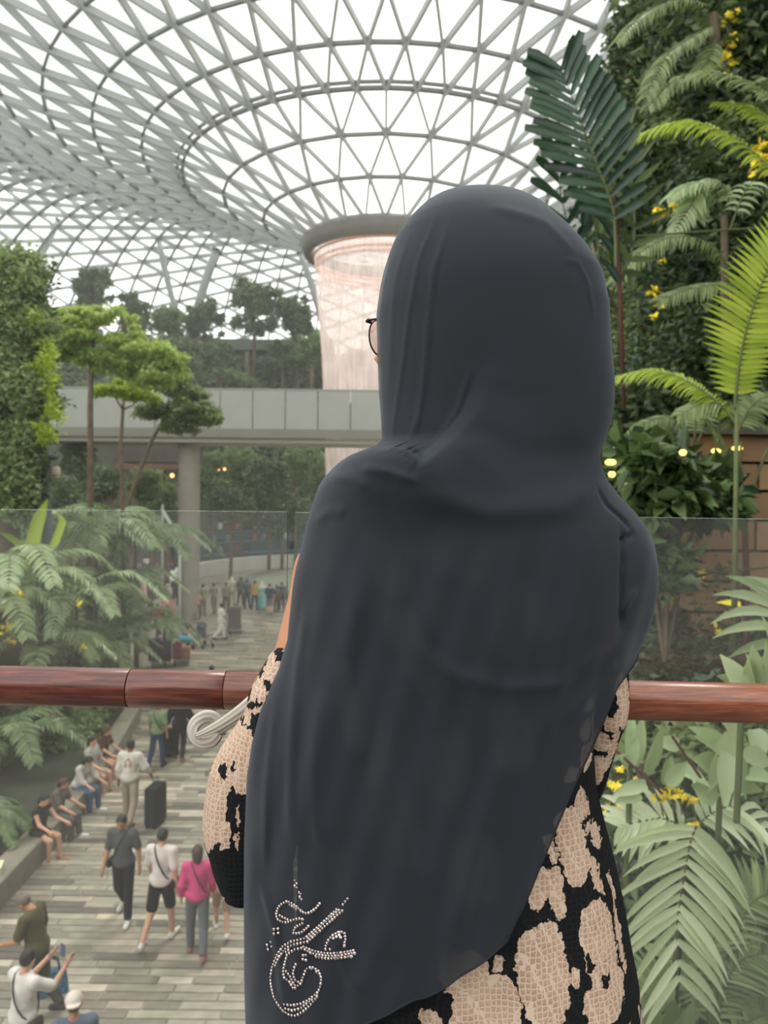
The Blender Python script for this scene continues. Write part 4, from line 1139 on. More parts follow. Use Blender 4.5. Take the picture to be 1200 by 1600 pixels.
# ---- trees on the far terraces
far = [  # px, crown y, wpx, hpx, depth, base y, mat, leaves, label
    (142, 452, 26, 34, 80, 620, G_far2, 9000, 'dark round-topped tree far behind the slender lime-crowned tree'),
    (205, 492, 22, 30, 84, 610, G_far2, 7000, 'narrow dark tree on the far terrace, second from the ivy mass'),
    (262, 505, 24, 26, 86, 610, G_far, 7000, 'pale olive tree by the foot of a roof strut'),
    (318, 500, 26, 32, 88, 612, G_far2, 8000, 'dark tree standing under the longest leaning strut'),
    (395, 478, 36, 42, 82, 612, G_far2, 12000, 'broadest tree on the far terrace, its crown well above the slab'),
    (462, 492, 28, 34, 84, 612, G_far2, 8000, 'dark tree on the far terrace next to the falling water'),
    (485, 545, 24, 24, 78, 612, G_far, 6000, 'low bushy tree at the edge of the falling water above the footbridge'),
    (440, 560, 30, 24, 80, 612, G_far2, 7000, 'shady low tree below the terrace slab near the falling water'),
    (340, 565, 30, 26, 80, 612, G_far2, 7000, 'shady low tree among the terrace posts'),
    (270, 560, 34, 30, 76, 612, G_far2, 8000, 'dusky tree filling the gap behind the olive-leaved branches'),
]
for i, (x, y, wx, hx, D, by, m_, nl, lab) in enumerate(far):
    c = pix(x, y, D); b = pix(x, by, D); k = D / F
    tree('terrace_tree', lab, b, c.z - b.z + .2, (0.2, 0, c.z - b.z, wx * k * 1.15, wx * k, hx * k * 1.1), 40, wx * k * .26, int(nl * .5), 0.5, m_, 'trees on the far terrace', 0.25, 20 + i)
for i, (x, y, lab) in enumerate([(235, 590, 'spiky fan palm above the footbridge by the olive-leaved tree'), (345, 588, 'spiky pale palm above the footbridge between two terrace posts'), (375, 596, 'small spiky palm just above the footbridge coping')]):
    b = pix(x, 625, 78)
    palm('terrace_palm', lab, b, pix(x, y, 78).z - b.z, 11, 2.4, .6, .09, G_far, 'small palms above the footbridge', 40 + i, (.3, 1.2), 12)
# bank trees seen under the bridge
far2 = [(330, 740, 26, 28, 62, G_far, 'rounded green shrub tree beside the column under the footbridge'), (375, 725, 30, 30, 66, G_far, 'layered pale green tree under the footbridge'), (420, 750, 30, 32, 60, G_far2, 'dark leafy tree under the footbridge'),
        (462, 728, 28, 30, 66, G_far, 'light green tree under the footbridge near the glass gap'), (360, 790, 36, 26, 58, G_far2, 'low dark shrub tree above the seated terraces'), (440, 795, 40, 22, 60, G_far2, 'low shrub tree above the seated terraces near the glass gap'),
        (120, 720, 26, 30, 40, G_far2, 'dark tree in the shade below the footbridge, behind the lamp post'), (160, 760, 30, 30, 36, G_far2, 'shaded shrub tree between the two slender trunks'), (235, 760, 32, 24, 44, G_mid, 'green shrub tree under the pavilion lamps'),
        (105, 780, 30, 30, 34, G_far2, 'shaded shrub tree behind the palm bank'), (500, 740, 30, 34, 72, G_far, 'hazy pale tree beyond the pool'), (260, 795, 26, 20, 42, G_far2, 'low shrub tree against the round column'), (200, 820, 34, 20, 38, G_far2, 'shadowy shrub tree behind the crowd')]
for i, (x, y, wx, hx, D, m_, lab) in enumerate(far2):
    c = pix(x, y, D); k = D / F; gz = far_h2(c.x, D) if D > AD else max(left_h(c.x, D) if c.x < -8 else 0, 0)
    bz = min(c.z - 1.0, gz); b = Vector((c.x, D, bz))
    tree('bank_tree', lab, b, c.z - bz, (0, 0, c.z - bz, wx * k, wx * k * .8, hx * k * 1.1), 30, wx * k * .3, 5200, 0.3 if D > 50 else .24, m_, 'trees below the footbridge', 0.16, 60 + i)
# undergrowth carpet on the banks
def carpet(name, region, n, size, mat, fn, lift=(0.0, 1.2), seed=1, clump=900, rad=0.7):
    rg = np.random.default_rng(seed); x0, x1, y0, y1 = region
    C = []
    while len(C) < clump:
        x, y = rg.uniform(x0, x1), rg.uniform(y0, y1); h = fn(x, y)
        if h is None or h < 0: continue
        C.append(((x, y, h + rg.uniform(*lift)), (rad * rg.uniform(.6, 1.3),) * 2 + (rad * .7,)))
    V, Fc = cloud(C, n, size, rng=rg)
    return tag(link(name, mesh(name, V, Fc), None, mat), 'low green undergrowth covering ' + region_words[name], 'undergrowth', kind='stuff')
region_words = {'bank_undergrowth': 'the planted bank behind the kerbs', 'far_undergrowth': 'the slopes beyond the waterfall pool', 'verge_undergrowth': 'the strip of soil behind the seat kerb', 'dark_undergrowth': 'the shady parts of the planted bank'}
def bank_fn(x, y):
    k = np.interp(y, [p[1] for p in KX], [p[0] for p in KX]) - 0.45
    if y < 27 and k - x < 2.6: return None
    if k - x < .6: return None
    return left_h(x, y)
carpet('bank_undergrowth', (-28, -7, 9, 50), 60000, 0.2, G_mid, bank_fn, (0, 1.2), 3, 1300, .6)
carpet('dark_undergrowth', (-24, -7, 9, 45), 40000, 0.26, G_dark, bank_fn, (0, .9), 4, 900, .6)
carpet('far_undergrowth', (-48, 30, 72, 112), 90000, 0.75, G_far2, lambda x, y: far_h2(x, y) if math.hypot(x - AX, y - AD) > 19 else None, (0, 1.6), 5, 2200, 1.7)
def verge_fn(x, y):
    k = np.interp(y, [p[1] for p in KX], [p[0] for p in KX]) - 0.45
    return 0.4 if 0.35 < k - x < 1.5 and (y > 18.7 or 14.2 < y < 14.9 or y < 10) else None
carpet('verge_undergrowth', (-10, -6, 8.5, 27), 9000, 0.17, G_mid, verge_fn, (0, .35), 6, 120, .3)

# ---- bank of palms just beyond the glass
pal = [  # px of crown, py of crown, depth, n, flen, L, W, mat, seed, label
    (60, 850, 24, 11, 3.38, 1.05, 0.166, G_palm, 1, 'arching feather palm nearest the ivy mass'),
    (150, 842, 25.5, 11, 3.17, 1.00, 0.155, G_sage, 2, 'pale feather palm at the foot of the slender tree trunk'),
    (212, 848, 27.5, 10, 3.10, 0.90, 0.151, G_palm, 3, 'feather palm reaching over the walkway crowd'),
    (20, 900, 20.5, 9, 2.88, 0.85, 0.167, G_sage, 4, 'pale drooping palm above the yellow flowers'),
    (120, 935, 22.5, 9, 2.56, 0.77, 0.149, G_sage, 5, 'palm with pale ladder-like fronds hanging beside the flower spikes'),
    (185, 925, 25.5, 10, 2.51, 0.73, 0.140, G_palm, 6, 'compact palm with glossy combed fronds by the luggage carts'),
    (215, 985, 26.5, 10, 2.26, 0.69, 0.141, G_palm, 7, 'low palm brushing the hand rail next to the luggage carts'),
    (-20, 960, 19, 9, 2.46, 0.82, 0.152, G_mid, 8, 'dark palm in the shade behind the yellow flowers'),
    (70, 1010, 20.5, 9, 2.37, 0.76, 0.147, G_mid, 9, 'shaded palm just above the hand rail'),
    (150, 1020, 23.5, 9, 2.06, 0.69, 0.139, G_palm, 10, 'small palm just above the hand rail by the thin brown trunk'),
    (5, 1160, 17.5, 8, 1.93, 0.70, 0.162, G_palm, 11, 'palm leaves below the hand rail above the seated pair'),
    (95, 1095, 21, 9, 1.77, 0.59, 0.120, G_mid, 12, 'leafy palm below the hand rail behind the narrow path'),
    (160, 1125, 24.5, 9, 1.77, 0.56, 0.130, G_mid, 13, 'bushy palm on the planted bank above the seated trio'),
    (-30, 1285, 14, 8, 1.01, 0.38, 0.103, G_palm, 14, 'small palm behind the bare-armed woman on the kerb'),
]
for (x, y, D, n, fl, L, W, m_, sd_, lab) in pal:
    c = pix(x, y, D); gz = max(0.3, left_h(c.x, D)); 
    if c.z - gz < .4: gz = c.z - .4
    palm('feather_palm', lab, (c.x, D, gz), c.z - gz, n + 1, fl, L * .72, W * .62, m_, 'feather palms on the planted bank', sd_, (.1, .95), 27, .07, .8)
# upright bright leaves by the glass
b = pix(58, 900, 20); up_ = thing('banana_leaf_plant', 'upright yellow-green young leaves rising past the glass top edge', 'plant', b)
for (pts, w_) in (([(40, 890), (50, 850), (62, 805), (74, 780)], .13), ([(60, 880), (85, 850), (98, 815), (90, 800)], .08), ([(50, 880), (30, 850), (10, 835), (-5, 832)], .1)):
    P = [pix(x, y, 20) - b for x, y in pts]; V = []; Fc = []
    for i, p in enumerate(P):
        wd = w_ * 1.5 * (0.5, 1, .9, .1)[i]; V += [p + Vector((-wd, 0, 0)), p + Vector((0, .05, 0)), p + Vector((wd, 0, 0))]
    for i in range(3): a = i * 3; Fc += [(a, a + 1, a + 4, a + 3), (a + 1, a + 2, a + 5, a + 4)]
    MB().add(V, Fc).build('leaf', G_yel, up_, True)
MB().tube([(0, 0, -1.5), (0, 0, 0.2)], .05, 8).build('stem', bark_g, up_)
flowers('yellow_flowers', 'cluster of yellow blossoms among the shaded palms by the glass', [pix(22, 925, 18.5), pix(38, 935, 18.5), pix(12, 945, 18.5), pix(8, 985, 18.7), pix(20, 1000, 18.7)], .12, 9, pix(20, 1010, 18.5), .085, seed=3)
flowers('yellow_flowers', 'two small yellow blossoms hanging by the ladder-like palm frond', [pix(130, 1010, 19), pix(120, 945, 19)], .05, 3, pix(125, 1030, 19), .1, seed=4)

# lamp post
b = pix(73, 900, 21.0); lp = thing('lamp_post', 'grey lamp post with two pale drum lamps in front of the ivy mass', 'lamp post', (b.x, 21.0, left_h(b.x, 21)))
zc = pix(73, 715, 21).z - left_h(b.x, 21); dk = plain('lamp_grey', srgb(74, 78, 80), .6, .05, 3)
MB().tube([(0, 0, -.1), (0, 0, zc)], [.15, .13], 14).build('pole', dk, lp, True)
mb = MB(); mb.lathe([(0.01, .1), (.28, .08), (.3, 0), (.12, -.06)], (0, 0, zc), 20); mb.build('cap', dk, lp, True)
for s in (-1, 1):
    MB().tube([(0, 0, zc - .45), (s * .2, 0, zc - .35), (s * .22, 0, zc - .3)], .025, 6).build('arm', dk, lp)
    mb = MB(); mb.lathe([(0.02, -.17), (.11, -.16), (.14, -.05), (.14, .12), (.1, .17), (.02, .17)], (s * .24, 0, zc - .42), 18); mb.build('lamp_drum', plain('drum', srgb(176, 170, 156), .6, .05, 3) if s < 0 else bpy.data.materials['drum'], lp, True)
warm = emit('warm_lamp', (1.0, .36, .12, 1), 4.0)
for (x, y, D, r_, lab) in [(269, 743, 50, .14, 'round glowing orange lamp beneath the pavilion'), (246, 741, 50, .08, 'small dim orange lamp beneath the pavilion'), (351, 733, 60, .1, 'tiny glowing orange lamp among trees right of the column'), (342, 734, 60, .05, 'faint orange lamp beside the tiny glowing one'), (224, 745, 50, .06, 'small yellowish lamp in the leaves under the pavilion')]:
    p = pix(x, y, D); l = thing('hanging_lamp', lab, 'lamp', p)
    mb = MB(); mb.lathe([(.01, -r_), (r_ * .7, -r_ * .7), (r_, 0), (r_ * .7, r_ * .7), (.01, r_)], (0, 0, 0), 12); mb.build('bulb', warm, l, True)
    MB().tube([(0, 0, r_), (0, 0, r_ + 1.2)], .015, 5).build('cord', dk, l)
# slanting pale handrail by the column
p0, p1 = pix(254, 798, 40), pix(281, 842, 39); rl = thing('stair_handrail', 'slanting white stair handrail beside the round column', 'handrail', p1)
MB().tube([p0 - p1, (0, 0, 0)], .1, 8).build('pipe', wp, rl, True)
MB().tube([p0 - p1 + Vector((0, 0, .3)), p0 - p1 + Vector((0, 0, -5.0))], .06, 8).build('post', wp, rl, True)
MB().tube([(0, 0, 0), (0, 0, -4.3)], .06, 8).build('post', wp, rl, True)

# ================================================================ RIGHT-HAND PLANTED WALL
wallm = plain('green_wall_backing', srgb(44, 48, 38), .9, .3, 1.5, bump=.4)
WX = 5.6
tag(MB().box((WX + .3, 7.2, 11), (.5, 15.4, 22)).build('wall_right', wallm), kind='structure')
tag(MB().box((WX + .3, 22.5, 5.2), (.5, 15.1, 10.4)).build('wall_right_low', wallm), kind='structure')
tag(MB().box((4.3, 5.2, 2.45), (4.6, 7.0, 4.9)).build('planter_bed', soil), kind='structure')
# tan stone block wall
BY = 8.2; bw = tag(empty('wall_stone'), kind='structure')
blk = [plain('tan_block', srgb(162, 130, 98), .75, .12, 3, bump=.15), plain('tan_block_b', srgb(148, 118, 90), .75, .12, 3, bump=.15)]
cz = [pix(1160, y, BY).z for y in (680, 724, 768, 814, 862, 910, 958, 1006, 1054)]
rng = random.Random(2)
for i in range(len(cz) - 1):
    x = 3.35 - (.25 if i % 2 else 0)
    while x < WX:
        L = .78 + rng.random() * .3; dpt = rng.uniform(0, .012)
        x1 = min(x + L, WX) - .012; z0, z1 = cz[i + 1] + .012, cz[i]
        if x1 - x > .05:
            V = [(x, BY + .3, z0), (x1, BY + .3, z0), (x1, BY + .3, z1), (x, BY + .3, z1), (x + .01, BY - dpt, z0 + .01), (x1 - .01, BY - dpt, z0 + .01), (x1 - .01, BY - dpt, z1 - .01), (x + .01, BY - dpt, z1 - .01), ]
            MB().add(V, [(4, 5, 6, 7), (0, 1, 5, 4), (1, 2, 6, 5), (2, 3, 7, 6), (3, 0, 4, 7)]).build('block', blk[rng.random() < .4], bw)
        x += L
MB().box(((3.1 + WX) / 2, BY + .25, (cz[0] + 4.2) / 2 - .2), (WX - 3.1, .3, cz[0] - 4.2 + .4)).build('backing', stone_d, bw)
MB().box(((3.0 + WX) / 2, BY + .12, cz[0] + .05), (WX - 3.0, .5, .1)).build('coping', stone_d, bw)

# foliage that climbs the wall: dense leaf masses, plant by plant
def mass(label, D, spots, mat, n, size, r=.45, dep=.7, cat='climbing plant', name='wall_shrub', mat2=None):
    base = pix(spots[0][0], spots[0][1], D); base = Vector((max(base.x, .5), D, base.z))
    root = thing(name, label, cat, base, group='shrubs on the planted wall'); rng = random.Random(int(spots[0][0] + spots[0][1]))
    cl = []
    for (x, y, wx, hy) in spots:
        Dx = min(D, 5.0 * F / max(x + wx * .4 - 600, 1)); k = Dx / F; cl += blobs(pix(x, y, Dx) - base, (wx * k, dep, hy * k), 9, r * Dx / 9, rng)
    foliage('foliage', cl, n, size, mat, root, up=.15)
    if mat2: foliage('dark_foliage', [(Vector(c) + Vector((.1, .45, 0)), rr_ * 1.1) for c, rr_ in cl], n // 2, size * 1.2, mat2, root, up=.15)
    MB().tube([(0.1, .3, -.6), (.05, .2, 0), (0, 0, .4)], [.03, .03, .015], 6).build('stem', bark, root)
    return root
mass('dark leafy climber at the top of the planted wall', 13, [(1060, 30, 50, 40), (1130, 40, 60, 60), (1190, 60, 40, 80), (1100, 110, 40, 40), (1040, 90, 25, 30)], G_dark, 26000, .16, .5, mat2=G_teal)
mass('small-leaved climber hanging below the top palm fronds', 13, [(1060, 150, 40, 35), (1110, 175, 40, 40), (1180, 190, 40, 60), (1040, 200, 25, 25)], G_mid, 16000, .13, .45, mat2=G_dark)
mass('shaded climber between the golden fronds and the drooping palm', 13, [(1000, 270, 30, 30), (1060, 300, 50, 50), (1150, 310, 60, 60), (1190, 400, 40, 60), (1120, 380, 60, 50)], G_dark, 24000, .15, .5, mat2=G_teal)
mass('light green creeper with fine leaves beside the reddish stem', 14, [(1000, 350, 25, 40), (1020, 420, 28, 40), (1010, 480, 30, 40), (1040, 520, 30, 40)], G_mid, 22000, .11, .4, mat2=G_dark)
mass('dim creeper curtain in the middle of the planted wall', 13, [(1090, 450, 60, 50), (1110, 540, 70, 50), (1170, 520, 50, 60), (1050, 590, 50, 40)], G_dark, 22000, .14, .5, mat2=G_teal)
mass('pale green creeper just beside the head scarf', 15, [(972, 470, 22, 40), (985, 540, 24, 40), (975, 610, 20, 40), (1010, 610, 30, 40)], G_mid, 18000, .13, .4, mat2=G_dark)
mass('dusky fern mass below the bright arching frond', 11, [(990, 650, 40, 30), (1060, 650, 50, 35), (1130, 660, 50, 35), (1190, 670, 40, 40), (960, 690, 30, 30)], G_dark, 20000, .13, .45, mat2=G_teal)
mass('bottom climber behind the glass, dotted with yellow leaves', 9, [(1040, 850, 40, 40), (1080, 900, 50, 50), (1040, 950, 50, 50), (1100, 980, 50, 50), (990, 900, 30, 60), (1000, 1010, 40, 40)], G_dark, 20000, .12, .45, mat2=G_teal)
mass('dim undergrowth behind the glass above the hand rail', 8.0, [(1020, 1040, 50, 30), (1110, 1050, 50, 30), (1180, 1030, 40, 40), (960, 1060, 30, 30)], G_dark, 9000, .12, .4, mat2=G_teal)

# bush with broad glossy leaves
b = pix(1050, 830, 6.8); bush = thing('glossy_shrub', 'shrub with broad glossy leaves beside the tan stone wall', 'shrub', b)
rng = random.Random(12); cl = []
for (x, y, wx, hy) in [(990, 725, 25, 22), (1045, 715, 35, 22), (1000, 770, 35, 25), (1060, 765, 40, 28), (1100, 755, 25, 20), (1110, 790, 30, 15), (1030, 800, 40, 18), (980, 830, 20, 30), (1015, 870, 20, 30)]:
    cl += blobs(pix(x, y, 6.8) - b, (wx * 6.8 / F, .4, hy * 6.8 / F), 8, .14, rng)
foliage('foliage', cl, 3600, .2, leafmat('leaf_glossy', srgb(54, 74, 44), srgb(110, 134, 84), .2, .22), bush, asp=.5)
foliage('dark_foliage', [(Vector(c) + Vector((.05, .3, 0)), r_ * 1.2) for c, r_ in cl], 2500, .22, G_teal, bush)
for k in range(5):
    e = cl[k * 13][0]; MB().tube([(0, .1, -1.2), Vector(e) * .5 + Vector((0, .1, -.4)), e], [.025, .02, .008], 6).build('stem', bark, bush)

# slender forked tree before the stone wall
b = pix(1165, 1040, 7.2); ft = thing('forked_sapling', 'slender forked sapling in front of the tan stone wall', 'sapling', b)
J = pix(1163, 800, 7.2) - b
MB().tube([(0, 0, -.4), pix(1167, 930, 7.2) - b, J], [.035, .032, .028], 8).build('trunk', bark_r, ft, True)
for pts in ([(1163, 800), (1160, 770), (1150, 740), (1140, 715)], [(1163, 800), (1158, 760), (1157, 720), (1158, 690)], [(1163, 800), (1175, 770), (1188, 730), (1200, 700)]):
    MB().tube([pix(x, y, 7.2) - b for x, y in pts], [.02, .016, .013, .01], 6).build('branch', bark_g, ft, True)

# garden lights: small glowing strips
glow = emit('yellow_light', (1, .8, .16, 1), 2.2)
for i, (x, y, w_, lab) in enumerate([(954, 723, 16, 'yellow glowing garden light beside the woman’s shoulder'), (1067, 708, 10, 'small yellow garden light above the glossy shrub'), (1119, 705, 14, 'yellow garden light at the near end of the stone coping'), (1152, 701, 16, 'brightest yellow garden light on the stone coping'), (956, 742, 10, 'dim yellow garden light low behind the shoulder')]):
    LD = 8.0 if x > 1100 else 6.2
    p = pix(x, y, LD); l = thing('garden_light', lab.replace('’', "'"), 'light', p, group='garden lights')
    hw = w_ * LD / F / 2
    MB().tube([(-hw, 0, 0), (-hw * .6, 0, 0.004), (hw * .6, 0, .004), (hw, 0, 0)], [.012, .024, .024, .012], 8).build('bulb', glow, l, True)
    MB().box((0, .05, -.03), (hw * 1.6, .05, .03)).build('housing', dk, l)

# ---- fronds placed where they grow: each plant an Empty with trunk and fronds
def plant(name, label, px, py, D, cat='palm'):
    b = pix(px, py, D); return thing(name, label, cat, b), b
def fr(root, b, pts, D, n, L, W, mat, dD=0.0, **kw):
    P = [pix(x, y, D + dD * i / (len(pts) - 1)) - b for i, (x, y) in enumerate(pts)]
    return frond(root, P, n, L, W, mat, **kw)
# A: deep green broad fan palm against the roof
root, b = plant('fishtail_palm', 'deep green palm with broad blunt leaflets standing dark against the glass roof', 935, 470, 6.0)
rg = random.Random(5)
fr(root, b, [(962, 420), (958, 330), (930, 250), (905, 180), (878, 110)], 6.0, 17, .52, .098, G_teal, normal=(0.1, -1, .1), sweep=.75, droop=.15, split=True, tipw=.55, start=.22, rng=rg, ends=(.55, .6), vary=.1)
fr(root, b, [(930, 470), (905, 420), (880, 320), (866, 235)], 6.3, 8, .34, .11, G_teal, normal=(.3, -1, 0), sweep=.95, droop=.3, split=True, tipw=.5, start=.25, rng=rg)
fr(root, b, [(930, 470), (935, 400), (925, 330), (915, 300)], 6.2, 6, .3, .09, G_teal, normal=(.2, -1, 0), sweep=-.9, droop=.8, split=True, tipw=.5, rng=rg)
fr(root, b, [(940, 470), (900, 380), (860, 340), (830, 330)], 6.4, 9, .22, .05, G_dark, normal=(0, -.6, 1), sweep=.3, droop=.9, split=True, rng=rg)
fr(root, b, [(960, 450), (990, 380), (985, 260), (960, 170)], 6.6, 11, .42, .06, G_dark, normal=(.2, -1, 0), sweep=.8, droop=.1, split=True, rng=rg)
MB().tube([(0.03, 0, -1.6), pix(936, 520, 6.0) - b, pix(934, 440, 6.0) - b, pix(925, 380, 6) - b], [.03, .028, .022, .012], 8).build('trunk', bark, root, True)
MB().tube([pix(975, 640, 6.3) - b, pix(968, 440, 6.3) - b, pix(962, 330, 6.3) - b, pix(958, 290, 6.3) - b], [.016, .02, .018, .012], 8).build('stem', bark_r, root, True)
# hanging broad leaves over the bright gap
root, b = plant('broadleaf_climber', 'row of hanging pointed leaves in the bright gap beside the scarf', 960, 380, 7.0, 'plant')
MB().tube([(-.3, 0, .02), (0, 0, .05), (.25, .1, .1), (5.45 - b.x, .6, .5)], .01, 6).build('stem', bark_g, root)
for i, (x, y, l_) in enumerate([(922, 390, .2), (940, 392, .26), (957, 392, .25), (972, 400, .24), (938, 330, .3), (952, 340, .25), (915, 345, .22), (985, 420, .2)]):
    V, Fc = blade(pix(x, y, 7) - b, (rg.uniform(-.15, .15), 0, -1), Vector((0.2, -1, .2)), l_, .085, .2, 5); MB().add(V, Fc).build('leaf', G_dark, root, True)
# B: feather palm at top
root, b = plant('hanging_palm', 'feathery palm with fronds hanging into the view from the wall top', 1090, 20, 9.0)
for pts in ([(1110, 10), (1060, 0), (1010, 20), (965, 65)], [(1115, 40), (1080, 60), (1040, 90), (1010, 150)], [(1120, -10), (1060, -30), (1010, -20), (975, -5)], [(1120, 60), (1095, 110), (1050, 130), (1015, 165)]):
    fr(root, b, pts, 9.0, 38, .34, .03, G_mid, normal=(0, -.5, 1), droop=1.2, sweep=.5, rng=rg, start=.08)
MB().tube([pix(1120, 90, 9.2) - b, pix(1115, 20, 9.1) - b], [.06, .05], 8).build('trunk', bark, root)
# C: golden green arching fronds
root, b = plant('arching_palm', 'golden-green palm frond arching over the planted wall from the frame edge', 1215, 280, 7.0)
fr(root, b, [(1225, 285), (1160, 225), (1090, 192), (1040, 195), (992, 215)], 7.0, 46, .36, .034, G_yel, normal=(0, -.6, 1), droop=1.3, sweep=.6, rng=rg, start=.04, dD=.6)
fr(root, b, [(1225, 170), (1170, 130), (1110, 112), (1060, 120)], 7.3, 34, .3, .03, G_mid, normal=(0, -.6, 1), droop=1.1, sweep=.6, rng=rg, dD=.5)
fr(root, b, [(1230, 240), (1200, 190), (1165, 165), (1120, 160)], 7.5, 30, .26, .03, G_yel, normal=(0, -.6, 1), droop=1.1, sweep=.6, rng=rg, dD=.3)
MB().tube([(0.1, .1, -1.0), (0.02, 0, .1)], .04, 8).build('trunk', bark_g, root)
# D: bright sunlit upright frond
root, b = plant('sunlit_palm', 'bright lime palm with comb-like fronds rising at the edge of the planted wall', 1150, 690, 5.0)
fr(root, b, [(1148, 640), (1152, 590), (1162, 530), (1180, 470), (1205, 410), (1235, 370)], 5.0, 34, .32, .036, G_yel, normal=(.1, -1, .2), droop=.25, sweep=.35, split=True, rng=rg, start=.12, vary=.05, ends=(.5, .7))
fr(root, b, [(1150, 660), (1110, 620), (1060, 590), (1010, 580), (958, 592)], 5.2, 44, .2, .024, G_yel, normal=(0, -.6, 1), droop=1.2, sweep=.6, rng=rg, start=.08, dD=.5)
fr(root, b, [(1150, 690), (1135, 640), (1100, 630), (1060, 650)], 5.3, 30, .2, .024, G_mid, normal=(0, -.6, 1), droop=1.2, sweep=.5, rng=rg)
fr(root, b, [(1150, 680), (1170, 640), (1200, 620), (1240, 630)], 5.2, 26, .2, .026, G_mid, normal=(0, -.6, 1), droop=1.1, sweep=.5, rng=rg)
MB().tube([(0.02, 0, -1.4), (0, 0, .25)], [.022, .014], 8).build('stem', bark_g, root, True)
# E: shaded palms
root, b = plant('shaded_palm', 'shaded palm with ash-green fronds curving down near the middle of the wall', 1130, 400, 8.6)
for pts in ([(1130, 330), (1100, 300), (1080, 320), (1050, 370)], [(1130, 330), (1110, 290), (1075, 290), (1045, 310)], [(1140, 330), (1130, 290), (1100, 285), (1090, 340)]):
    fr(root, b, pts, 8.6, 26, .3, .035, G_sage, normal=(0, -.5, 1), droop=1.3, sweep=.5, rng=rg)
fr(root, b, [(1150, 470), (1120, 390), (1060, 370), (1000, 395), (960, 440)], 8.3, 40, .34, .032, G_mid, normal=(0, -.5, 1), droop=1.4, sweep=.5, rng=rg)
fr(root, b, [(1160, 450), (1130, 445), (1080, 452), (1030, 470)], 8.0, 30, .3, .035, G_mid, normal=(0.1, -.6, 1), droop=.9, sweep=.5, rng=rg)
fr(root, b, [(1140, 360), (1170, 290), (1200, 300), (1215, 350)], 8.4, 24, .3, .035, G_sage, normal=(0, -.5, 1), droop=1.3, sweep=.5, rng=rg)
MB().tube([(.1, .1, -1.2), (0, 0, .45)], [.05, .04], 8).build('trunk', bark, root, True)
root, b = plant('shade_fern', 'ferny palm in the shade above the glossy shrub', 1060, 700, 7.5)
for pts in ([(1080, 690), (1050, 655), (1010, 660), (985, 680)], [(1085, 690), (1090, 650), (1110, 660), (1130, 700)], [(1080, 690), (1040, 680), (1010, 690), (1000, 720)], [(1090, 690), (1120, 640), (1160, 640), (1200, 670)]):
    fr(root, b, pts, 7.5, 26, .2, .026, G_mid, normal=(0, -.5, 1), droop=1.1, sweep=.5, rng=rg)
MB().tube([(0.13, 0, -.6), (0.13, 0, .1)], .03, 8).build('trunk', bark, root)
# F: broad sage leaves round the hand rail
def broad(label, D, spots, mat, W=.085, seed=1):
    base = pix(*spots[0][:2], D); root = thing('strap_leaf_plant', label, 'plant', base, group='broad-leaved plants by the hand rail'); rg_ = random.Random(seed)
    for (x0, y0, x1, y1) in spots:
        p = pix(x0, y0, D + rg_.uniform(-.12, .12)) - base; q_ = pix(x1, y1, D + rg_.uniform(-.2, .1)) - base; d = q_ - p
        V, Fc = blade(p, d + Vector((0, 0, .12 * d.length)), Vector((rg_.uniform(-.4, .4), -1, .5)), d.length, W * rg_.uniform(.8, 1.2), .3, 6); MB().add(V, Fc).build('leaf', mat, root, True)
    MB().tube([(0, .02, -.5), (0, 0, 0)], .012, 6).build('stem', bark_g, root)
broad('broad sage-green leaves just under the hand rail beside the dress', 3.0, [(985, 1195, 985, 1105), (985, 1195, 1005, 1115), (1010, 1205, 1035, 1130), (985, 1210, 965, 1180), (1035, 1225, 1050, 1180), (1040, 1225, 1075, 1190), (1060, 1165, 1020, 1160), (1000, 1240, 960, 1255), (1010, 1225, 955, 1245), (1060, 1200, 1110, 1230), (985, 1195, 955, 1150)], G_sage, .07, 1)
broad('broad pale leaves overlapping below the hand rail near the frame edge', 3.0, [(1128, 1165, 1075, 1135), (1128, 1170, 1085, 1150), (1135, 1170, 1105, 1240), (1135, 1175, 1130, 1260), (1140, 1160, 1165, 1250), (1150, 1150, 1125, 1125), (1160, 1180, 1205, 1195), (1170, 1210, 1210, 1225), (1140, 1130, 1150, 1105), (1175, 1140, 1190, 1190), (1120, 1200, 1080, 1185), (1150, 1230, 1200, 1240), (1130, 1180, 1150, 1130), (1120, 1250, 1080, 1225)], G_sage, .085, 2)
broad('upright sage leaves standing above the hand rail near the frame edge', 2.7, [(1160, 1075, 1125, 1022), (1175, 1075, 1175, 1005), (1190, 1080, 1195, 1000), (1150, 1080, 1120, 1055), (1205, 1090, 1210, 1020), (1180, 1085, 1165, 1020), (1215, 1060, 1190, 960)], G_sage, .07, 3)
root, b = plant('curled_palm', 'palm with curling pale leaflets over the stone wall foot', 1215, 1010, 4.2)
fr(root, b, [(1225, 1050), (1205, 960), (1212, 920)], 4.2, 9, .36, .06, G_sage, normal=(0, -1, .3), droop=.9, sweep=.3, split=True, rng=rg, start=.02)
G_pale = leafmat('leaf_pale', srgb(176, 192, 152), srgb(226, 234, 202), .3, .3)
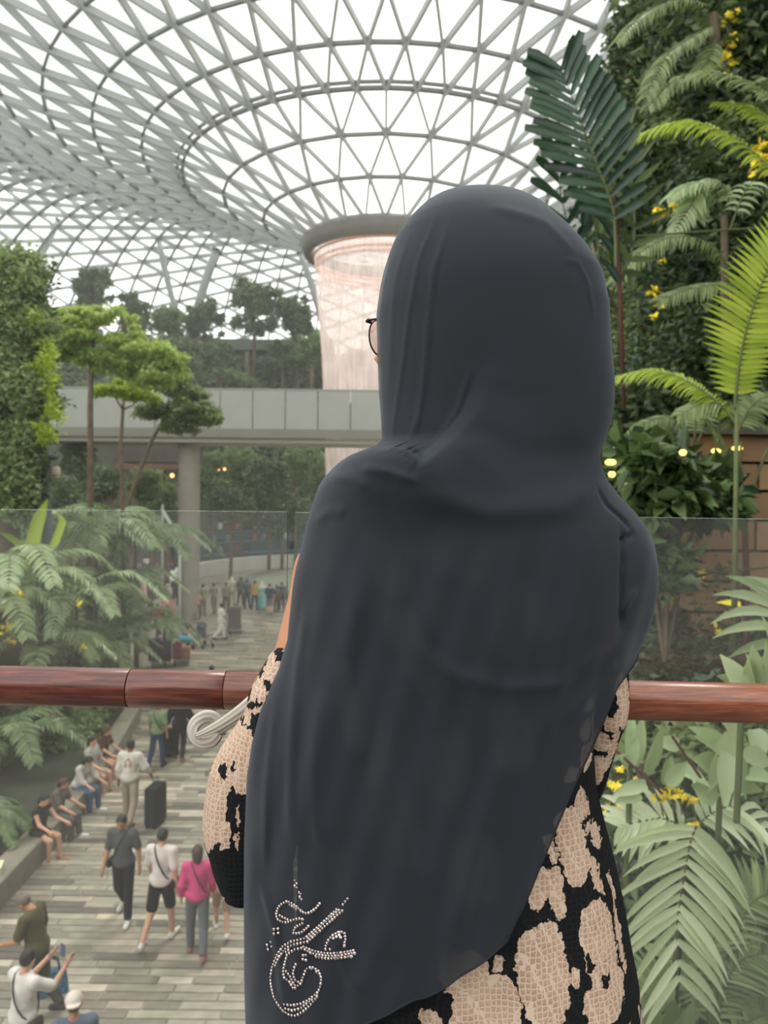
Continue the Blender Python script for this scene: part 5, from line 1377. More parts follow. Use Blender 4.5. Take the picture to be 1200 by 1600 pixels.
# G: the big pale frond hanging over the dress side
root, b = plant('large_palm', 'large sage-green palm frond with long pleated leaflets hanging beside the dress', 1085, 1300, 2.9)
fr(root, b, [(1088, 1290), (1078, 1318), (1070, 1360), (1062, 1410), (1057, 1450), (1060, 1525)], 2.85, 14, .35, .036, G_pale, normal=(0.05, -1, .45), droop=.75, sweep=.62, split=True, rng=random.Random(21), start=.03, vary=.10, ends=(.9, .75), lift=.1, rr=.006, nseg=6, stem=bark)
fr(root, b, [(1090, 1290), (1115, 1270), (1150, 1262), (1200, 1300)], 3.1, 10, .26, .03, G_pale, normal=(0, -.6, 1), droop=.9, sweep=.7, split=True, rng=rg, rr=.005)
fr(root, b, [(1080, 1300), (1040, 1280), (1010, 1282), (975, 1290)], 3.0, 9, .2, .035, G_pale, normal=(0, -.8, .7), droop=.5, sweep=.8, split=True, rng=rg, rr=.005)
for (pa, pb) in (((1050, 1150), (1095, 1215)), ((960, 1170), (1035, 1240))):
    MB().tube([pix(*pa, 2.9) - b, pix(*pb, 2.9) - b], .006, 6).build('stalk', bark_r, root)
MB().tube([(0.05, .3, -.9), (.02, .1, 0), (0, 0, .05)], [.02, .015, .008], 7).build('stem', bark_g, root, True)
# undergrowth at the foot
root, b = plant('foot_fern', 'dusky palm fronds low in the shade at the foot of the bed', 1120, 1560, 3.4)
for pts in ([(1120, 1600), (1130, 1540), (1160, 1500), (1200, 1490)], [(1110, 1600), (1100, 1540), (1080, 1500), (1040, 1500)], [(1130, 1620), (1180, 1590), (1210, 1580), (1240, 1590)], [(1100, 1620), (1060, 1560), (1020, 1540), (990, 1560)], [(1110, 1620), (1120, 1560), (1110, 1500), (1120, 1450)], [(1140, 1500), (1160, 1430), (1190, 1400), (1220, 1400)]):
    fr(root, b, pts, 3.4, 18, .22, .028, G_mid, normal=(0, -.7, .8), droop=.8, sweep=.6, rng=rg)
broad('low broad green leaves beneath the hanging frond beside the skirt', 3.1, [(1040, 1640, 1050, 1545), (1060, 1650, 1085, 1560), (1030, 1620, 1000, 1540), (1020, 1600, 990, 1590), (1030, 1560, 1040, 1500), (1010, 1540, 1025, 1500), (1060, 1640, 1070, 1580)], G_palm, .09, 5)
for (lab, D, spots, m_, n_) in [('dim leaf mass filling the bed behind the large frond', 4.2, [(1000, 1300, 50, 60), (1080, 1300, 60, 50), (1160, 1330, 50, 60), (1180, 1430, 50, 60), (1120, 1480, 60, 50), (1020, 1420, 50, 60), (1000, 1540, 50, 50), (1180, 1550, 50, 50), (1090, 1580, 60, 40)], G_dark, 9000), ('bed of dim leaves under the hand rail behind the broad sage leaves', 4.6, [(980, 1150, 50, 40), (1060, 1160, 60, 40), (1150, 1160, 60, 50), (1190, 1240, 40, 50), (1100, 1240, 60, 40), (1010, 1240, 50, 40)], G_mid, 7000)]:
    mass(lab, D, spots, m_, n_, .09, .3, .4, mat2=G_teal)
flowers('yellow_flowers', 'bright yellow blossoms in the bed under the hand rail', [pix(1050, 1240, 2.95), pix(1062, 1243, 2.95), pix(1032, 1245, 2.95), pix(1083, 1252, 2.95), pix(1083, 1295, 2.9)], .014, 6, pix(1055, 1262, 2.95), .022, seed=6)
flowers('yellow_flowers', 'faded yellow blossoms right beside the patterned dress', [pix(958, 1226, 3.4), pix(948, 1262, 3.4), pix(968, 1262, 3.4), pix(985, 1215, 3.5), pix(975, 1240, 3.5)], .03, 5, pix(960, 1275, 3.4), .024, seed=7)
for (lab, cpts, D, rad, n_, sz, sd_) in [('tall spike of golden blossoms high on the planted wall', [(1138, 60), (1136, 75), (1134, 90), (1142, 30), (1136, 105)], 9.5, .05, 9, .05, 8), ('knot of golden blossoms above the shaded palm', [(1032, 332), (1028, 338), (1050, 325)], 9.5, .04, 8, .05, 9), ('golden blossoms by the frame edge under the arching frond', [(1190, 235), (1195, 250), (1180, 262), (1192, 225)], 8.5, .05, 8, .05, 10),
        ('scattered golden blossoms on the pale creeper', [(1024, 452), (1020, 460), (1028, 480), (1022, 500), (1030, 408)], 10, .03, 4, .05, 11), ('few yellow blossoms in the leaves behind the right glass panel', [(1060, 900), (1040, 870), (1085, 905), (1130, 975), (1050, 940)], 7.0, .06, 5, .05, 12)]:
    flowers('golden_flowers', lab, [pix(x, y, D) for x, y in cpts], rad, n_, pix(cpts[0][0], cpts[0][1] + 20, D), sz, seed=sd_, wall=True)
b = pix(1145, 940, 5.5); yl = thing('yellow_leaf_plant', 'single yellow leaf beside the sapling trunk behind the glass', 'plant', b)
V, Fc = blade(pix(1157, 945, 5.5) - b, pix(1118, 938, 5.5) - pix(1157, 945, 5.5), Vector((0, -1, .6)), .18, .05, .2, 6); MB().add(V, Fc).build('leaf', flow_y, yl, True)
MB().tube([pix(1157, 945, 5.5) - b, pix(1165, 990, 5.5) - b], .006, 6).build('stem', bark_g, yl)

# ================================================================ THE WOMAN AT THE RAIL
YC = 0.93
def tab(rows):
    """pixel outline -> (z, x) table at the depth of the figure"""
    a = np.array([[pix(x, y, YC).z, pix(x, y, YC).x] for y, x in rows]); a = a[np.argsort(a[:, 0])]
    return lambda z: np.interp(z, a[:, 0], a[:, 1])
zy = lambda y: pix(750, y, YC).z
XL = tab([(303, 735), (304, 715), (307, 697), (312, 684), (320, 669), (330, 656), (341, 645), (360, 628), (380, 616), (400, 608), (425, 600), (450, 594), (493, 588), (560, 590), (616, 592), (650, 595), (686, 597), (692, 594), (698, 583), (705, 564), (713, 546), (724, 529), (747, 506), (762, 498), (778, 492), (813, 481), (853, 472), (887, 463), (916, 458), (974, 452), (997, 450), (1040, 437), (1070, 422), (1100, 408), (1150, 395), (1200, 388), (1300, 384), (1500, 384), (1600, 387), (1760, 395)])
XR = tab([(303, 750), (304, 768), (307, 790), (313, 808), (322, 828), (338, 850), (355, 866), (380, 890), (405, 912), (425, 925), (443, 935), (489, 944), (539, 947), (597, 953), (635, 953), (660, 949), (681, 942), (700, 934), (712, 931), (730, 934), (750, 942), (775, 962), (800, 986), (825, 1005), (850, 1015), (880, 1020), (920, 1019), (960, 1010), (990, 998), (1015, 987), (1060, 984), (1100, 980), (1260, 962), (1400, 985), (1600, 1022), (1760, 1030)])
XH = tab([(1000, 993), (1015, 987), (1041, 980), (1071, 965), (1131, 942), (1180, 920), (1229, 897), (1300, 867), (1352, 845), (1416, 819), (1439, 807), (1472, 792), (1495, 766), (1529, 714), (1559, 665), (1577, 620), (1605, 560), (1640, 500), (1680, 440), (1720, 398)])
ZH = zy(1012)
def smooth_tab(ys, vs):
    zg = np.linspace(zy(1780), zy(302.5), 1500); v = np.interp(zg, [zy(y) for y in ys], vs); k = np.hanning(61); k /= k.sum(); vp = np.pad(v, 30, mode='edge'); s = np.convolve(vp, k, 'valid')
    top = zy(302.5) - zg; m = np.clip((top - .03) / .05, 0, 1); s = v * (1 - m) + s * m
    return lambda z: np.interp(z, zg, s)
topc = lambda mx: [mx * math.sqrt(max(0, 1 - ((470 - y) / 167.5) ** 2)) for y in (470, 440, 410, 385, 365, 350, 337, 327, 319, 312, 307, 304, 302.5)]
dB = smooth_tab([1760, 1500, 1300, 1100, 950, 850, 760, 700, 640, 550] + [470, 440, 410, 385, 365, 350, 337, 327, 319, 312, 307, 304, 302.5], [.18, .172, .155, .145, .145, .14, .135, .125, .125, .133] + topc(.137))
dF = smooth_tab([1760, 1100, 850, 700, 550] + [470, 440, 410, 385, 365, 350, 337, 327, 319, 312, 307, 304, 302.5], [.10, .10, .11, .10, .11] + topc(.115))
def PX(x, z):
    q = YC - .88 * dB(z); c_, s_ = math.cos(R(1.7)), math.sin(R(1.7)); h = z - CAM_Z; dep = q * c_ - h * s_; up = h * c_ + q * s_
    u, v = x / dep * F, -up / dep * F; r = R(.6); return 600 + u * math.cos(r) - v * math.sin(r), 800 + v * math.cos(r) + u * math.sin(r)
ridges = [  # (points px, width px, depth m)   fine ridges and folds of the cloth
    ([(684, 332), (655, 400), (640, 480), (630, 560), (618, 640), (612, 690)], 4, .0022), ([(703, 345), (678, 420), (670, 500), (662, 600), (655, 650), (640, 690)], 4.5, .0028),
    ([(640, 350), (618, 420), (612, 500), (606, 600)], 5, .0018), ([(735, 575), (715, 640), (690, 680), (660, 709)], 4, .0025), ([(560, 732), (595, 735), (625, 745), (650, 755)], 6, .005),
    ([(510, 745), (545, 745), (575, 765)], 9, .004), ([(480, 820), (510, 800), (540, 800)], 9, .004), ([(880, 410), (905, 408), (925, 440), (935, 490)], 4, .0022), ([(760, 330), (850, 350), (900, 395)], 8, .002),
    ([(945, 760), (958, 790), (985, 812), (1002, 830)], 4, -.006), ([(1010, 835), (990, 842), (978, 850)], 4, -.006), ([(982, 820), (978, 900), (980, 1000)], 5, -.007),
    ([(1008, 925), (990, 945), (978, 965)], 5, .006), ([(1000, 960), (950, 1020), (870, 1065), (790, 1070), (700, 1045), (640, 1000)], 13, .003), ([(985, 1010), (930, 1090), (840, 1140)], 16, .003),
    ([(470, 960), (455, 1060), (450, 1200), (447, 1320)], 9, .006), ([(500, 1080), (490, 1200), (498, 1330)], 12, .005), ([(560, 900), (545, 1050), (560, 1200)], 16, .005), ([(700, 860), (690, 980), (720, 1100)], 20, .005),
    ([(420, 1100), (405, 1250), (402, 1400)], 8, .004), ([(395, 1420), (420, 1480), (440, 1600)], 8, .005), ([(640, 770), (760, 800), (880, 790), (935, 760)], 20, .006), ([(600, 1180), (640, 1350), (600, 1500)], 24, .006), ([(800, 1150), (740, 1300), (700, 1450)], 22, .006), ([(520, 1450), (560, 1540)], 14, .005)]
crease = [(590, 698), (616, 695), (637, 701), (656, 712), (690, 683), (720, 643), (742, 590), (752, 540)]


def seg_dist(x, y, pts):
    """distance to a polyline, side (+ below or right), and fraction along it"""
    best = np.full(np.shape(x), 1e9); side = np.zeros_like(best); u = np.zeros_like(best); n = len(pts) - 1
    for i in range(n):
        (x0, y0), (x1, y1) = pts[i], pts[i + 1]; dx, dy = x1 - x0, y1 - y0; L2 = dx * dx + dy * dy
        t = np.clip(((x - x0) * dx + (y - y0) * dy) / L2, 0, 1); ex, ey = x - x0 - t * dx, y - y0 - t * dy; d = np.hypot(ex, ey)
        m = d < best; best = np.where(m, d, best); side = np.where(m, np.sign(dx * ey - dy * ex), side); u = np.where(m, (i + t) / n, u)
    return best, side, u


def disp(x, z):
    px, py = PX(x, z); D = 0.0
    for pts, wd, am in ridges:
        d, s, u = seg_dist(px, py, pts); D = D + am * np.exp(-(d / wd) ** 2) * np.clip(np.minimum(u, 1 - u) * 6 + .15, 0, 1)
    d, s, u = seg_dist(px, py, crease)
    amp = np.where(u < .4, .030, .030 * np.clip((1 - u) / .6, 0, 1) ** 1.6)
    D = D + np.where(s > 0, amp * np.clip(d / (3 + 26 * u), 0, 1) ** .7 * np.exp(-(d / 80) ** 2), -amp * .12 * np.exp(-(d / 30) ** 2))
    lo = np.clip((py - 780) / 200, 0, 1)
    D = D + lo * .0035 * np.sin(px * .045 + 1.3 * np.sin(py * .006) + .4) * np.cos(py * .004 + px * .01) + .0015 * np.sin(px * .11 + py * .03) * lo
    return D


def back(x, z, grow=0.0):
    xl, xr = XL(z), XR(z); c, w_ = (xl + xr) / 2, (xr - xl) / 2
    q = np.clip(1 - np.abs((x - c) / w_) ** 2.3, 0, 1) ** (1 / 2.0)
    return YC - dB(z) * q - disp(x, z) * np.clip(q * 2.5, 0, 1) - grow


_h = [(1000, 993), (1015, 987), (1041, 980), (1071, 965), (1131, 942), (1180, 920), (1229, 897), (1300, 867), (1352, 845), (1416, 819), (1439, 807), (1472, 792), (1495, 766), (1529, 714), (1559, 665), (1577, 620), (1605, 560), (1640, 500), (1680, 440), (1740, 395)]
hp_ = []
for y_, x_ in _h:
    Yq = .85
    for _ in range(14):
        p_ = pix(x_, y_, Yq); Yq = .5 * Yq + .5 * float(back(p_.x, p_.z))
    hp_.append((p_.z, p_.x))
hp_ = np.array(sorted(hp_)); XH = lambda z: np.interp(z, hp_[:, 0], hp_[:, 1]); ZH = float(hp_[-2, 0]); ZL = float(hp_[0, 0])
NB, NF = 150, 60
zs_ = np.concatenate([np.linspace(zy(303), zy(332), 26), np.linspace(zy(334), ZL + .001, 290)])
V = np.zeros((len(zs_), NB + NF, 3))
for i, z in enumerate(zs_):
    xl = float(XL(z)); bl = min(max((z - ZH + .045) / .045, 0), 1); bl = bl * bl * (3 - 2 * bl); xr = float(XR(z)) if z > ZH else max(float(XH(z)) * (1 - bl) + float(XR(z)) * bl, xl + .002); xrv = float(XR(z))
    t_ = np.linspace(0, 1, NB); ts = 0.5 - 0.5 * np.cos(math.pi * t_)
    x = xr + (xl - xr) * ts if z > ZH else xr + (xl - xr) * (1 - np.cos(t_ * math.pi / 2 * 1.0)) ** .0 * (np.sin(t_ * math.pi / 2) ** 1.0 if False else ts)
    V[i, :NB, 0] = x; V[i, :NB, 1] = back(x, z); V[i, :NB, 2] = z
    ph = math.pi * np.arange(1, NF + 1) / (NF + 1); c, w_ = (xl + xrv) / 2, (xrv - xl) / 2
    V[i, NB:, 0] = c - w_ * np.cos(ph); V[i, NB:, 1] = YC + dF(z) * np.sin(ph); V[i, NB:, 2] = z
yaw = R(60); fdir = np.array([-math.sin(yaw), math.cos(yaw)])
faces = []
nc = NB + NF
for i in range(len(zs_) - 1):
    z = zs_[i]; py = 765 - (z - CAM_Z) / YC * F
    for j in range(nc):
        j2 = (j + 1) % nc
        if z <= ZH + .004 and (j2 < j or j >= NB + 12): continue
        if j >= NB - 1 and 405 < py < 655:
            v = V[i, j if j >= NB else NB, :2] - np.array([.1, YC]); a = math.degrees(math.atan2(fdir[0] * v[1] - fdir[1] * v[0], fdir @ v))
            if -50 < a < 32: continue
        faces.append((i * nc + j, i * nc + j2, (i + 1) * nc + j2, (i + 1) * nc + j))
t = NT('sheer_black_cloth')
tc = t('TexCoord'); no = t('TexNoise', i_Vector=tc.outputs['Object'], i_Scale=420.0, i_Detail=2.0)
w1 = t('TexWave', i_Vector=tc.outputs['Object'], i_Scale=260.0, i_Distortion=1.5)
p = t('BsdfPrincipled', i_Base_Color=srgb(37, 41, 48), i_Roughness=.75); p.inputs['Specular IOR Level'].default_value = .25
p.inputs['Sheen Weight'].default_value = .32; p.inputs['Sheen Roughness'].default_value = .45; p.inputs['Sheen Tint'].default_value = srgb(190, 200, 214)
bp = t('Bump', i_Strength=.12, i_Distance=.0006, i_Height=no.outputs[0]); t.t.links.new(bp.outputs[0], p.inputs['Normal'])
mx = t('MixShader', i_0=.105, i_1=p.outputs[0], i_2=t('BsdfTransparent', i_Color=(.85, .87, .9, 1)).outputs[0]); sheer = t.done(mx.outputs[0])

wroot = Vector((.085, YC + .01, WZ)); wk = .934
woman = thing('person', 'woman seen from behind in black crystal-lettered head scarf and patterned dress', 'person', wroot); woman.scale = (wk, wk, wk)
def wl(px, py, Y): return (pix(px, py, Y) - wroot) / wk
J = skeleton(dict(lean=5, nod=2, hip_l=3, hip_r=0))
J['yaw'] = yaw; J['nod'] = R(4); J['head'] = Vector((-.005, 0.02, 1.66)); J['neck'] = Vector((0, .0, 1.51))
J['shl'] = wl(565, 835, YC + .02); J['shr'] = wl(900, 850, YC + .02)
J['ell'] = wl(437, 1150, .96); J['wrl'] = wl(487, 890, .985); J['elr'] = wl(920, 1150, .96); J['wrr'] = wl(890, 1040, 1.12)
for s in 'lr':
    d = (J['wr' + s] - J['el' + s]).normalized(); J['d' + s] = d; J['hand' + s] = J['wr' + s] + d * .07
J['dr'] = Vector((-.75, .1, .1)).normalized(); J['dl'] = Vector((.75, .35, .5)).normalized()
wp_ = body_prims(J, True, True)
for i_, q_ in enumerate(wp_):
    if q_[0] == 'c' and abs(q_[3] - .041 * .92) < 1e-6: wp_[i_] = q_[:3] + (.031, .024)
    if q_[0] == 'e' and q_[2] == (.165, .115, .13): wp_[i_] = ('e', tuple(Vector(q_[1]) + Vector((0, .01, 0))), (.15, .1, .13))
wskin = plain('skin_woman', srgb(196, 138, 106), .5, .05, 12, bump=.05)
field_obj('body', wp_, wskin, woman, .0085, .024)
YMw = Matrix.Rotation(yaw, 3, 'Z')
for sg in (-1, 1):
    m = MB(); m.lathe([(.001, -.011), (.011, 0), (.001, .011)], (0, 0, 0), 10); o = m.build('eye', hair_b, woman, True); o.location = J['head'] + YMw @ rot2_((sg * .032, .079, .01), J['nod'])
V_, F_ = blade((0, 0, 0), YMw @ Vector((1, 0, 0)), YMw @ Vector((0, 1, 0)), .044, .012, 0, 5); m = MB(); m.add(V_, F_); o = m.build('mouth', plain('lips', srgb(150, 84, 78), .5, .05, 20), woman, True); o.location = J['head'] + YMw @ rot2_((-.022, .0865, -.07), J['nod'])
# scarf
so_ = link('head_scarf', mesh('head_scarf', (V.reshape(-1, 3) - np.array(wroot)) / wk, np.array(faces), True), woman, sheer)
# closed under-scarf below the sheer layer, pale grey put in for lens glare
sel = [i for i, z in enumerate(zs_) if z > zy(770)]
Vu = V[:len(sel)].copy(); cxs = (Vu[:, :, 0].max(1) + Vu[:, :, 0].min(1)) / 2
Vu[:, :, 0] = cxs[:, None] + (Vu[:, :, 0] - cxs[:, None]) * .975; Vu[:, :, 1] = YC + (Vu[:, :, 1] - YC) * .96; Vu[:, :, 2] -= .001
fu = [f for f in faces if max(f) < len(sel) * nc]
link('glare_under_scarf', mesh('glare_under_scarf', (Vu.reshape(-1, 3) - np.array(wroot)) / wk, np.array(fu), True), woman, plain('glare_under_scarf', srgb(140, 148, 158), .8, .05, 8, sheen=.3))
# hem cord
hz = [z for z in zs_ if z <= ZH + .01]
mb = MB(); mb.tube([(Vector(V[i, 0]) - wroot) / wk for i, z in enumerate(zs_) if z <= ZH], .0011, 6)
hem = mb.build('hem', plain('hem_thread', srgb(18, 20, 26), .6, .05, 40), so_, True)
mb = MB(); mb.tube([(Vector((float(XL(z)), YC, z)) - wroot) / wk for z in zs_ if z < zy(1060)], .0010, 6)
mb.build('hem', bpy.data.materials['hem_thread'], so_, True)

# ---- crystal lettering
def onscarf(px, py):
    Y = .82
    for _ in range(12):
        p_ = pix(px, py, Y); Y = .5 * Y + .5 * float(back(p_.x, p_.z))
    p_ = pix(px, py, Y); e = .002
    n = Vector((float(back(p_.x + e, p_.z) - back(p_.x - e, p_.z)) / (2 * e), -1, float(back(p_.x, p_.z + e) - back(p_.x, p_.z - e)) / (2 * e))).normalized()
    return p_ + n * .0006, n
cry = lambda x, y: (360 + x / 4.615, 1340 + y / 4.615)
strokes = [([(645, 328), (620, 360), (590, 385), (555, 402), (520, 390), (490, 360), (455, 332), (415, 312), (375, 330), (348, 358), (338, 388), (332, 415), (342, 442), (375, 462), (412, 468), (455, 448), (500, 438), (535, 445), (522, 475), (490, 490), (465, 510), (458, 542), (490, 546), (520, 535), (550, 510), (575, 480)], 21),
    ([(432, 338), (470, 362), (515, 388), (550, 398)], 19), ([(360, 415), (385, 430), (412, 442), (440, 462)], 22), ([(445, 325), (480, 345), (505, 368)], 20),
    ([(848, 295), (825, 322), (800, 355)], 27), ([(768, 375), (540, 580), (440, 605), (380, 640), (345, 690), (318, 750), (302, 800), (293, 860), (296, 920), (315, 1000), (345, 1055), (380, 1100), (430, 1133), (475, 1138), (525, 1110), (570, 1072), (610, 1028), (635, 985)], 24),
    ([(810, 382), (560, 603), (452, 628), (402, 655), (355, 712), (328, 775), (318, 800)], 24), ([(785, 378), (550, 592)], 25), ([(515, 650), (462, 663), (412, 700), (396, 760), (382, 812), (388, 862), (430, 895), (460, 945), (510, 905), (530, 850), (548, 802), (590, 785), (640, 815), (660, 870), (650, 930), (635, 968), (600, 1000), (560, 1030), (510, 1052), (450, 1062), (385, 1055)], 24),
    ([(475, 768), (460, 800), (455, 842), (470, 880), (500, 898)], 24), ([(405, 820), (432, 848), (462, 915), (490, 925)], 24), ([(565, 800), (610, 800), (640, 840)], 23), ([(400, 1085), (450, 1100), (510, 1085), (555, 1052), (600, 1020)], 24), ([(430, 640), (480, 622), (520, 612)], 22), ([(440, 690), (480, 655), (510, 635)], 24), ([(405, 680), (440, 655)], 22),
    ([(530, 640), (580, 662), (640, 680), (700, 690), (760, 688), (830, 680), (905, 664)], 23), ([(540, 660), (580, 684), (640, 700), (700, 708), (760, 708), (830, 698), (900, 688)], 23), ([(600, 700), (640, 718), (700, 726), (760, 724), (830, 716), (890, 710)], 23),
    ([(820, 635), (822, 612), (828, 590), (825, 545), (795, 533), (745, 556), (712, 590), (693, 630), (690, 660)], 23), ([(795, 576), (790, 558), (768, 570), (742, 584)], 23), ([(722, 658), (722, 675)], 22)]
spots = []
for pts, sp in strokes:
    pts = [Vector((a, b)) for a, b in pts]; carry = 0.0; spots.append(pts[0])
    for a, b in zip(pts[:-1], pts[1:]):
        L = (b - a).length; u = sp - carry
        while u <= L: spots.append(a.lerp(b, u / L)); u += sp
        carry = L - (u - sp)
spots += [Vector(q) for q in ((468, 165), (482, 185), (468, 202), (485, 215), (500, 250), (512, 262), (504, 282), (518, 300), (316, 515), (344, 511), (317, 548), (346, 542), (295, 607), (269, 628), (301, 640), (275, 660), (527, 702), (547, 700), (525, 730), (548, 736))]
keep = []
for s in spots:
    if all((s - q).length > 14 for q in keep): keep.append(s)
t = NT('crystal'); oi = t('ObjectInfo'); p = t('BsdfPrincipled', i_Base_Color=t.ramp(oi.outputs['Random'], [(0, srgb(196, 176, 170)), (.5, srgb(232, 222, 218)), (1, srgb(150, 140, 146))]), i_Roughness=.18, i_Metallic=.85); crystal = t.done(p.outputs[0])
mb = MB(); mb.lathe([(.0018, 0), (.0016, .0007), (.0008, .0012), (.00001, .0013)], (0, 0, 0), 8); st0 = mb.build('crystal_stud', crystal, so_); st0.data.transform(Matrix.Scale(1 / wk, 4))
for i, s in enumerate(keep):
    o = st0 if i == 0 else link('crystal_stud', st0.data, so_)
    p_, n = onscarf(*cry(s.x, s.y)); o.location = (p_ - wroot) / wk; o.rotation_euler = n.to_track_quat('Z', 'Y').to_euler(); f_ = random.uniform(.85, 1.1); o.scale = (f_, f_, 1)

# ---- dress: printed patches
def dressmat(name, patches, holes, D, rough_scale=1.0):
    t = NT(name); tc = t('TexCoord')
    n1 = t('TexNoise', i_Vector=tc.outputs['Object'], i_Scale=130.0, i_Detail=5.0); n2 = t('TexNoise', i_Vector=tc.outputs['Object'], i_Scale=22.0, i_Detail=2.0)
    sp = t('SeparateXYZ', i_0=tc.outputs['Object']); s1 = t('SeparateXYZ', i_0=n1.outputs['Color']); s2 = t('SeparateXYZ', i_0=n2.outputs['Color'])
    X = t.math('ADD', sp.outputs[0], t.math('ADD', t.math('MULTIPLY_ADD', s1.outputs[0], .017, -.0085), t.math('MULTIPLY_ADD', s2.outputs[0], .018, -.009)))
    Z = t.math('ADD', sp.outputs[2], t.math('ADD', t.math('MULTIPLY_ADD', s1.outputs[1], .017, -.0085), t.math('MULTIPLY_ADD', s2.outputs[1], .018, -.009)))
    def ell(q):
        x, y, a, b, rot = q; c = (pix(x, y, D) - wroot) / wk; k = D / F / wk; r = R(rot); ca, sa = math.cos(r), math.sin(r)
        dx = t.math('SUBTRACT', X, c.x); dz = t.math('SUBTRACT', Z, c.z)
        u = t.math('ADD', t.math('MULTIPLY', dx, ca / (a * k)), t.math('MULTIPLY', dz, sa / (a * k))); v = t.math('ADD', t.math('MULTIPLY', dx, -sa / (b * k)), t.math('MULTIPLY', dz, ca / (b * k)))
        return t.math('ADD', t.math('POWER', t.math('ABSOLUTE', u), 2.6), t.math('POWER', t.math('ABSOLUTE', v), 2.6))
    best = None
    for q in patches: e = ell(q); best = e if best is None else t.math('MINIMUM', best, e)
    hole = None
    for q in holes: e = ell(q); hole = e if hole is None else t.math('MINIMUM', hole, e)
    m = t.math('LESS_THAN', best, 1.0)
    # the print goes on over the unseen rest of the cloth
    mp = t('Mapping', i_Vector=tc.outputs['Object']); mp.inputs['Scale'].default_value = (11, 11, 6); vo = t('TexVoronoi', i_Vector=mp.outputs[0], feature='DISTANCE_TO_EDGE'); vc = t('TexVoronoi', i_Vector=mp.outputs[0])
    far = t.math('LESS_THAN', sp.outputs[2], (pix(750, 1625, D).z - wroot.z) / wk)
    rest = t.math('MULTIPLY', t.math('GREATER_THAN', vo.outputs['Distance'], .1), far); m = t.math('MAXIMUM', m, rest)
    if hole is not None: m = t.math('MULTIPLY', m, t.math('GREATER_THAN', hole, 1.0))
    br = t('TexVoronoi', i_Vector=tc.outputs['Object'], i_Scale=150.0, feature='DISTANCE_TO_EDGE'); br.distance = 'EUCLIDEAN' if hasattr(br, 'distance') else br.distance
    br.inputs['Randomness'].default_value = .35
    n3 = t('TexNoise', i_Vector=tc.outputs['Object'], i_Scale=30.0, i_Detail=4.0)
    be = t.mixc(n3.outputs[0], srgb(154, 122, 98), srgb(204, 178, 156)); be = t.mixc(t.math('LESS_THAN', br.outputs['Distance'], .09), be, srgb(208, 186, 168))
    bl = t.mixc(t.math('LESS_THAN', br.outputs['Distance'], .06), srgb(17, 19, 23), srgb(30, 31, 32))
    cc = t.mixc(m, bl, be)
    p = t('BsdfPrincipled', i_Base_Color=cc, i_Roughness=.85); p.inputs['Specular IOR Level'].default_value = .2
    h = t.math('ADD', t.math('MULTIPLY', br.outputs['Distance'], 1.2), t.math('MULTIPLY', m, .5)); bp = t('Bump', i_Strength=.55, i_Distance=.002, i_Height=h); t.t.links.new(bp.outputs[0], p.inputs['Normal'])
    return t.done(p.outputs[0])
dm = dressmat('printed_dress', [(975, 1098, 14, 42, 5), (950, 1128, 12, 12, 0), (938, 1163, 15, 17, 10), (960, 1172, 7, 30, -5), (939, 1210, 14, 24, -15), (906, 1230, 12, 12, 20), (922, 1280, 15, 26, 15), (948, 1335, 9, 22, 20), (902, 1336, 27, 62, 14), (864, 1335, 8, 24, 15), (845, 1388, 19, 28, -15), (872, 1403, 13, 42, 6), (946, 1390, 8, 36, 18), (846, 1512, 41, 82, 9), (945, 1490, 31, 70, 12), (899, 1525, 11, 17, 0), (952, 1572, 40, 38, 10), (755, 1558, 56, 56, 0), (670, 1572, 18, 14, -20), (637, 1600, 24, 17, 0), (988, 1500, 6, 60, 10), (692, 1594, 7, 9, 0), (775, 1490, 9, 12, 20), (975, 1420, 4, 26, 12), (932, 1318, 5, 9, 0), (720, 1500, 40, 30, 0), (620, 1300, 40, 60, 10), (700, 1200, 36, 60, -10), (545, 1120, 18, 70, 12), (590, 1190, 16, 50, -14), (800, 1150, 34, 60, 15), (520, 1400, 30, 60, 0), (650, 1020, 22, 66, 18), (610, 980, 12, 36, 0), (840, 960, 24, 60, 30), (790, 990, 20, 40, -10), (600, 880, 26, 62, 24), (690, 850, 60, 22, 30), (760, 880, 18, 44, -30), (740, 1350, 40, 50, 0)], [(956, 1545, 5, 12, 20), (925, 1508, 5, 14, 10)], .82)
sm = dressmat('printed_sleeve', [(431, 1038, 14, 30, -22), (407, 1082, 14, 26, -20), (388, 1112, 9, 14, -20), (366, 1180, 30, 58, -30), (336, 1255, 24, 62, -10), (328, 1300, 15, 24, -8), (356, 1292, 11, 23, 5), (378, 1262, 3.5, 15, 0), (377, 1300, 3.5, 14, 0), (349, 1402, 7, 11, -10), (372, 1416, 14, 3, 12), (386, 1190, 18, 40, 0)], [(352, 1199, 8, 11, 20), (371, 1192, 3.5, 6, 0), (369, 1246, 8, 26, -8), (424, 1065, 12, 4, -30), (398, 1098, 18, 4, 40), (437, 1022, 9, 9, 0)], .93)


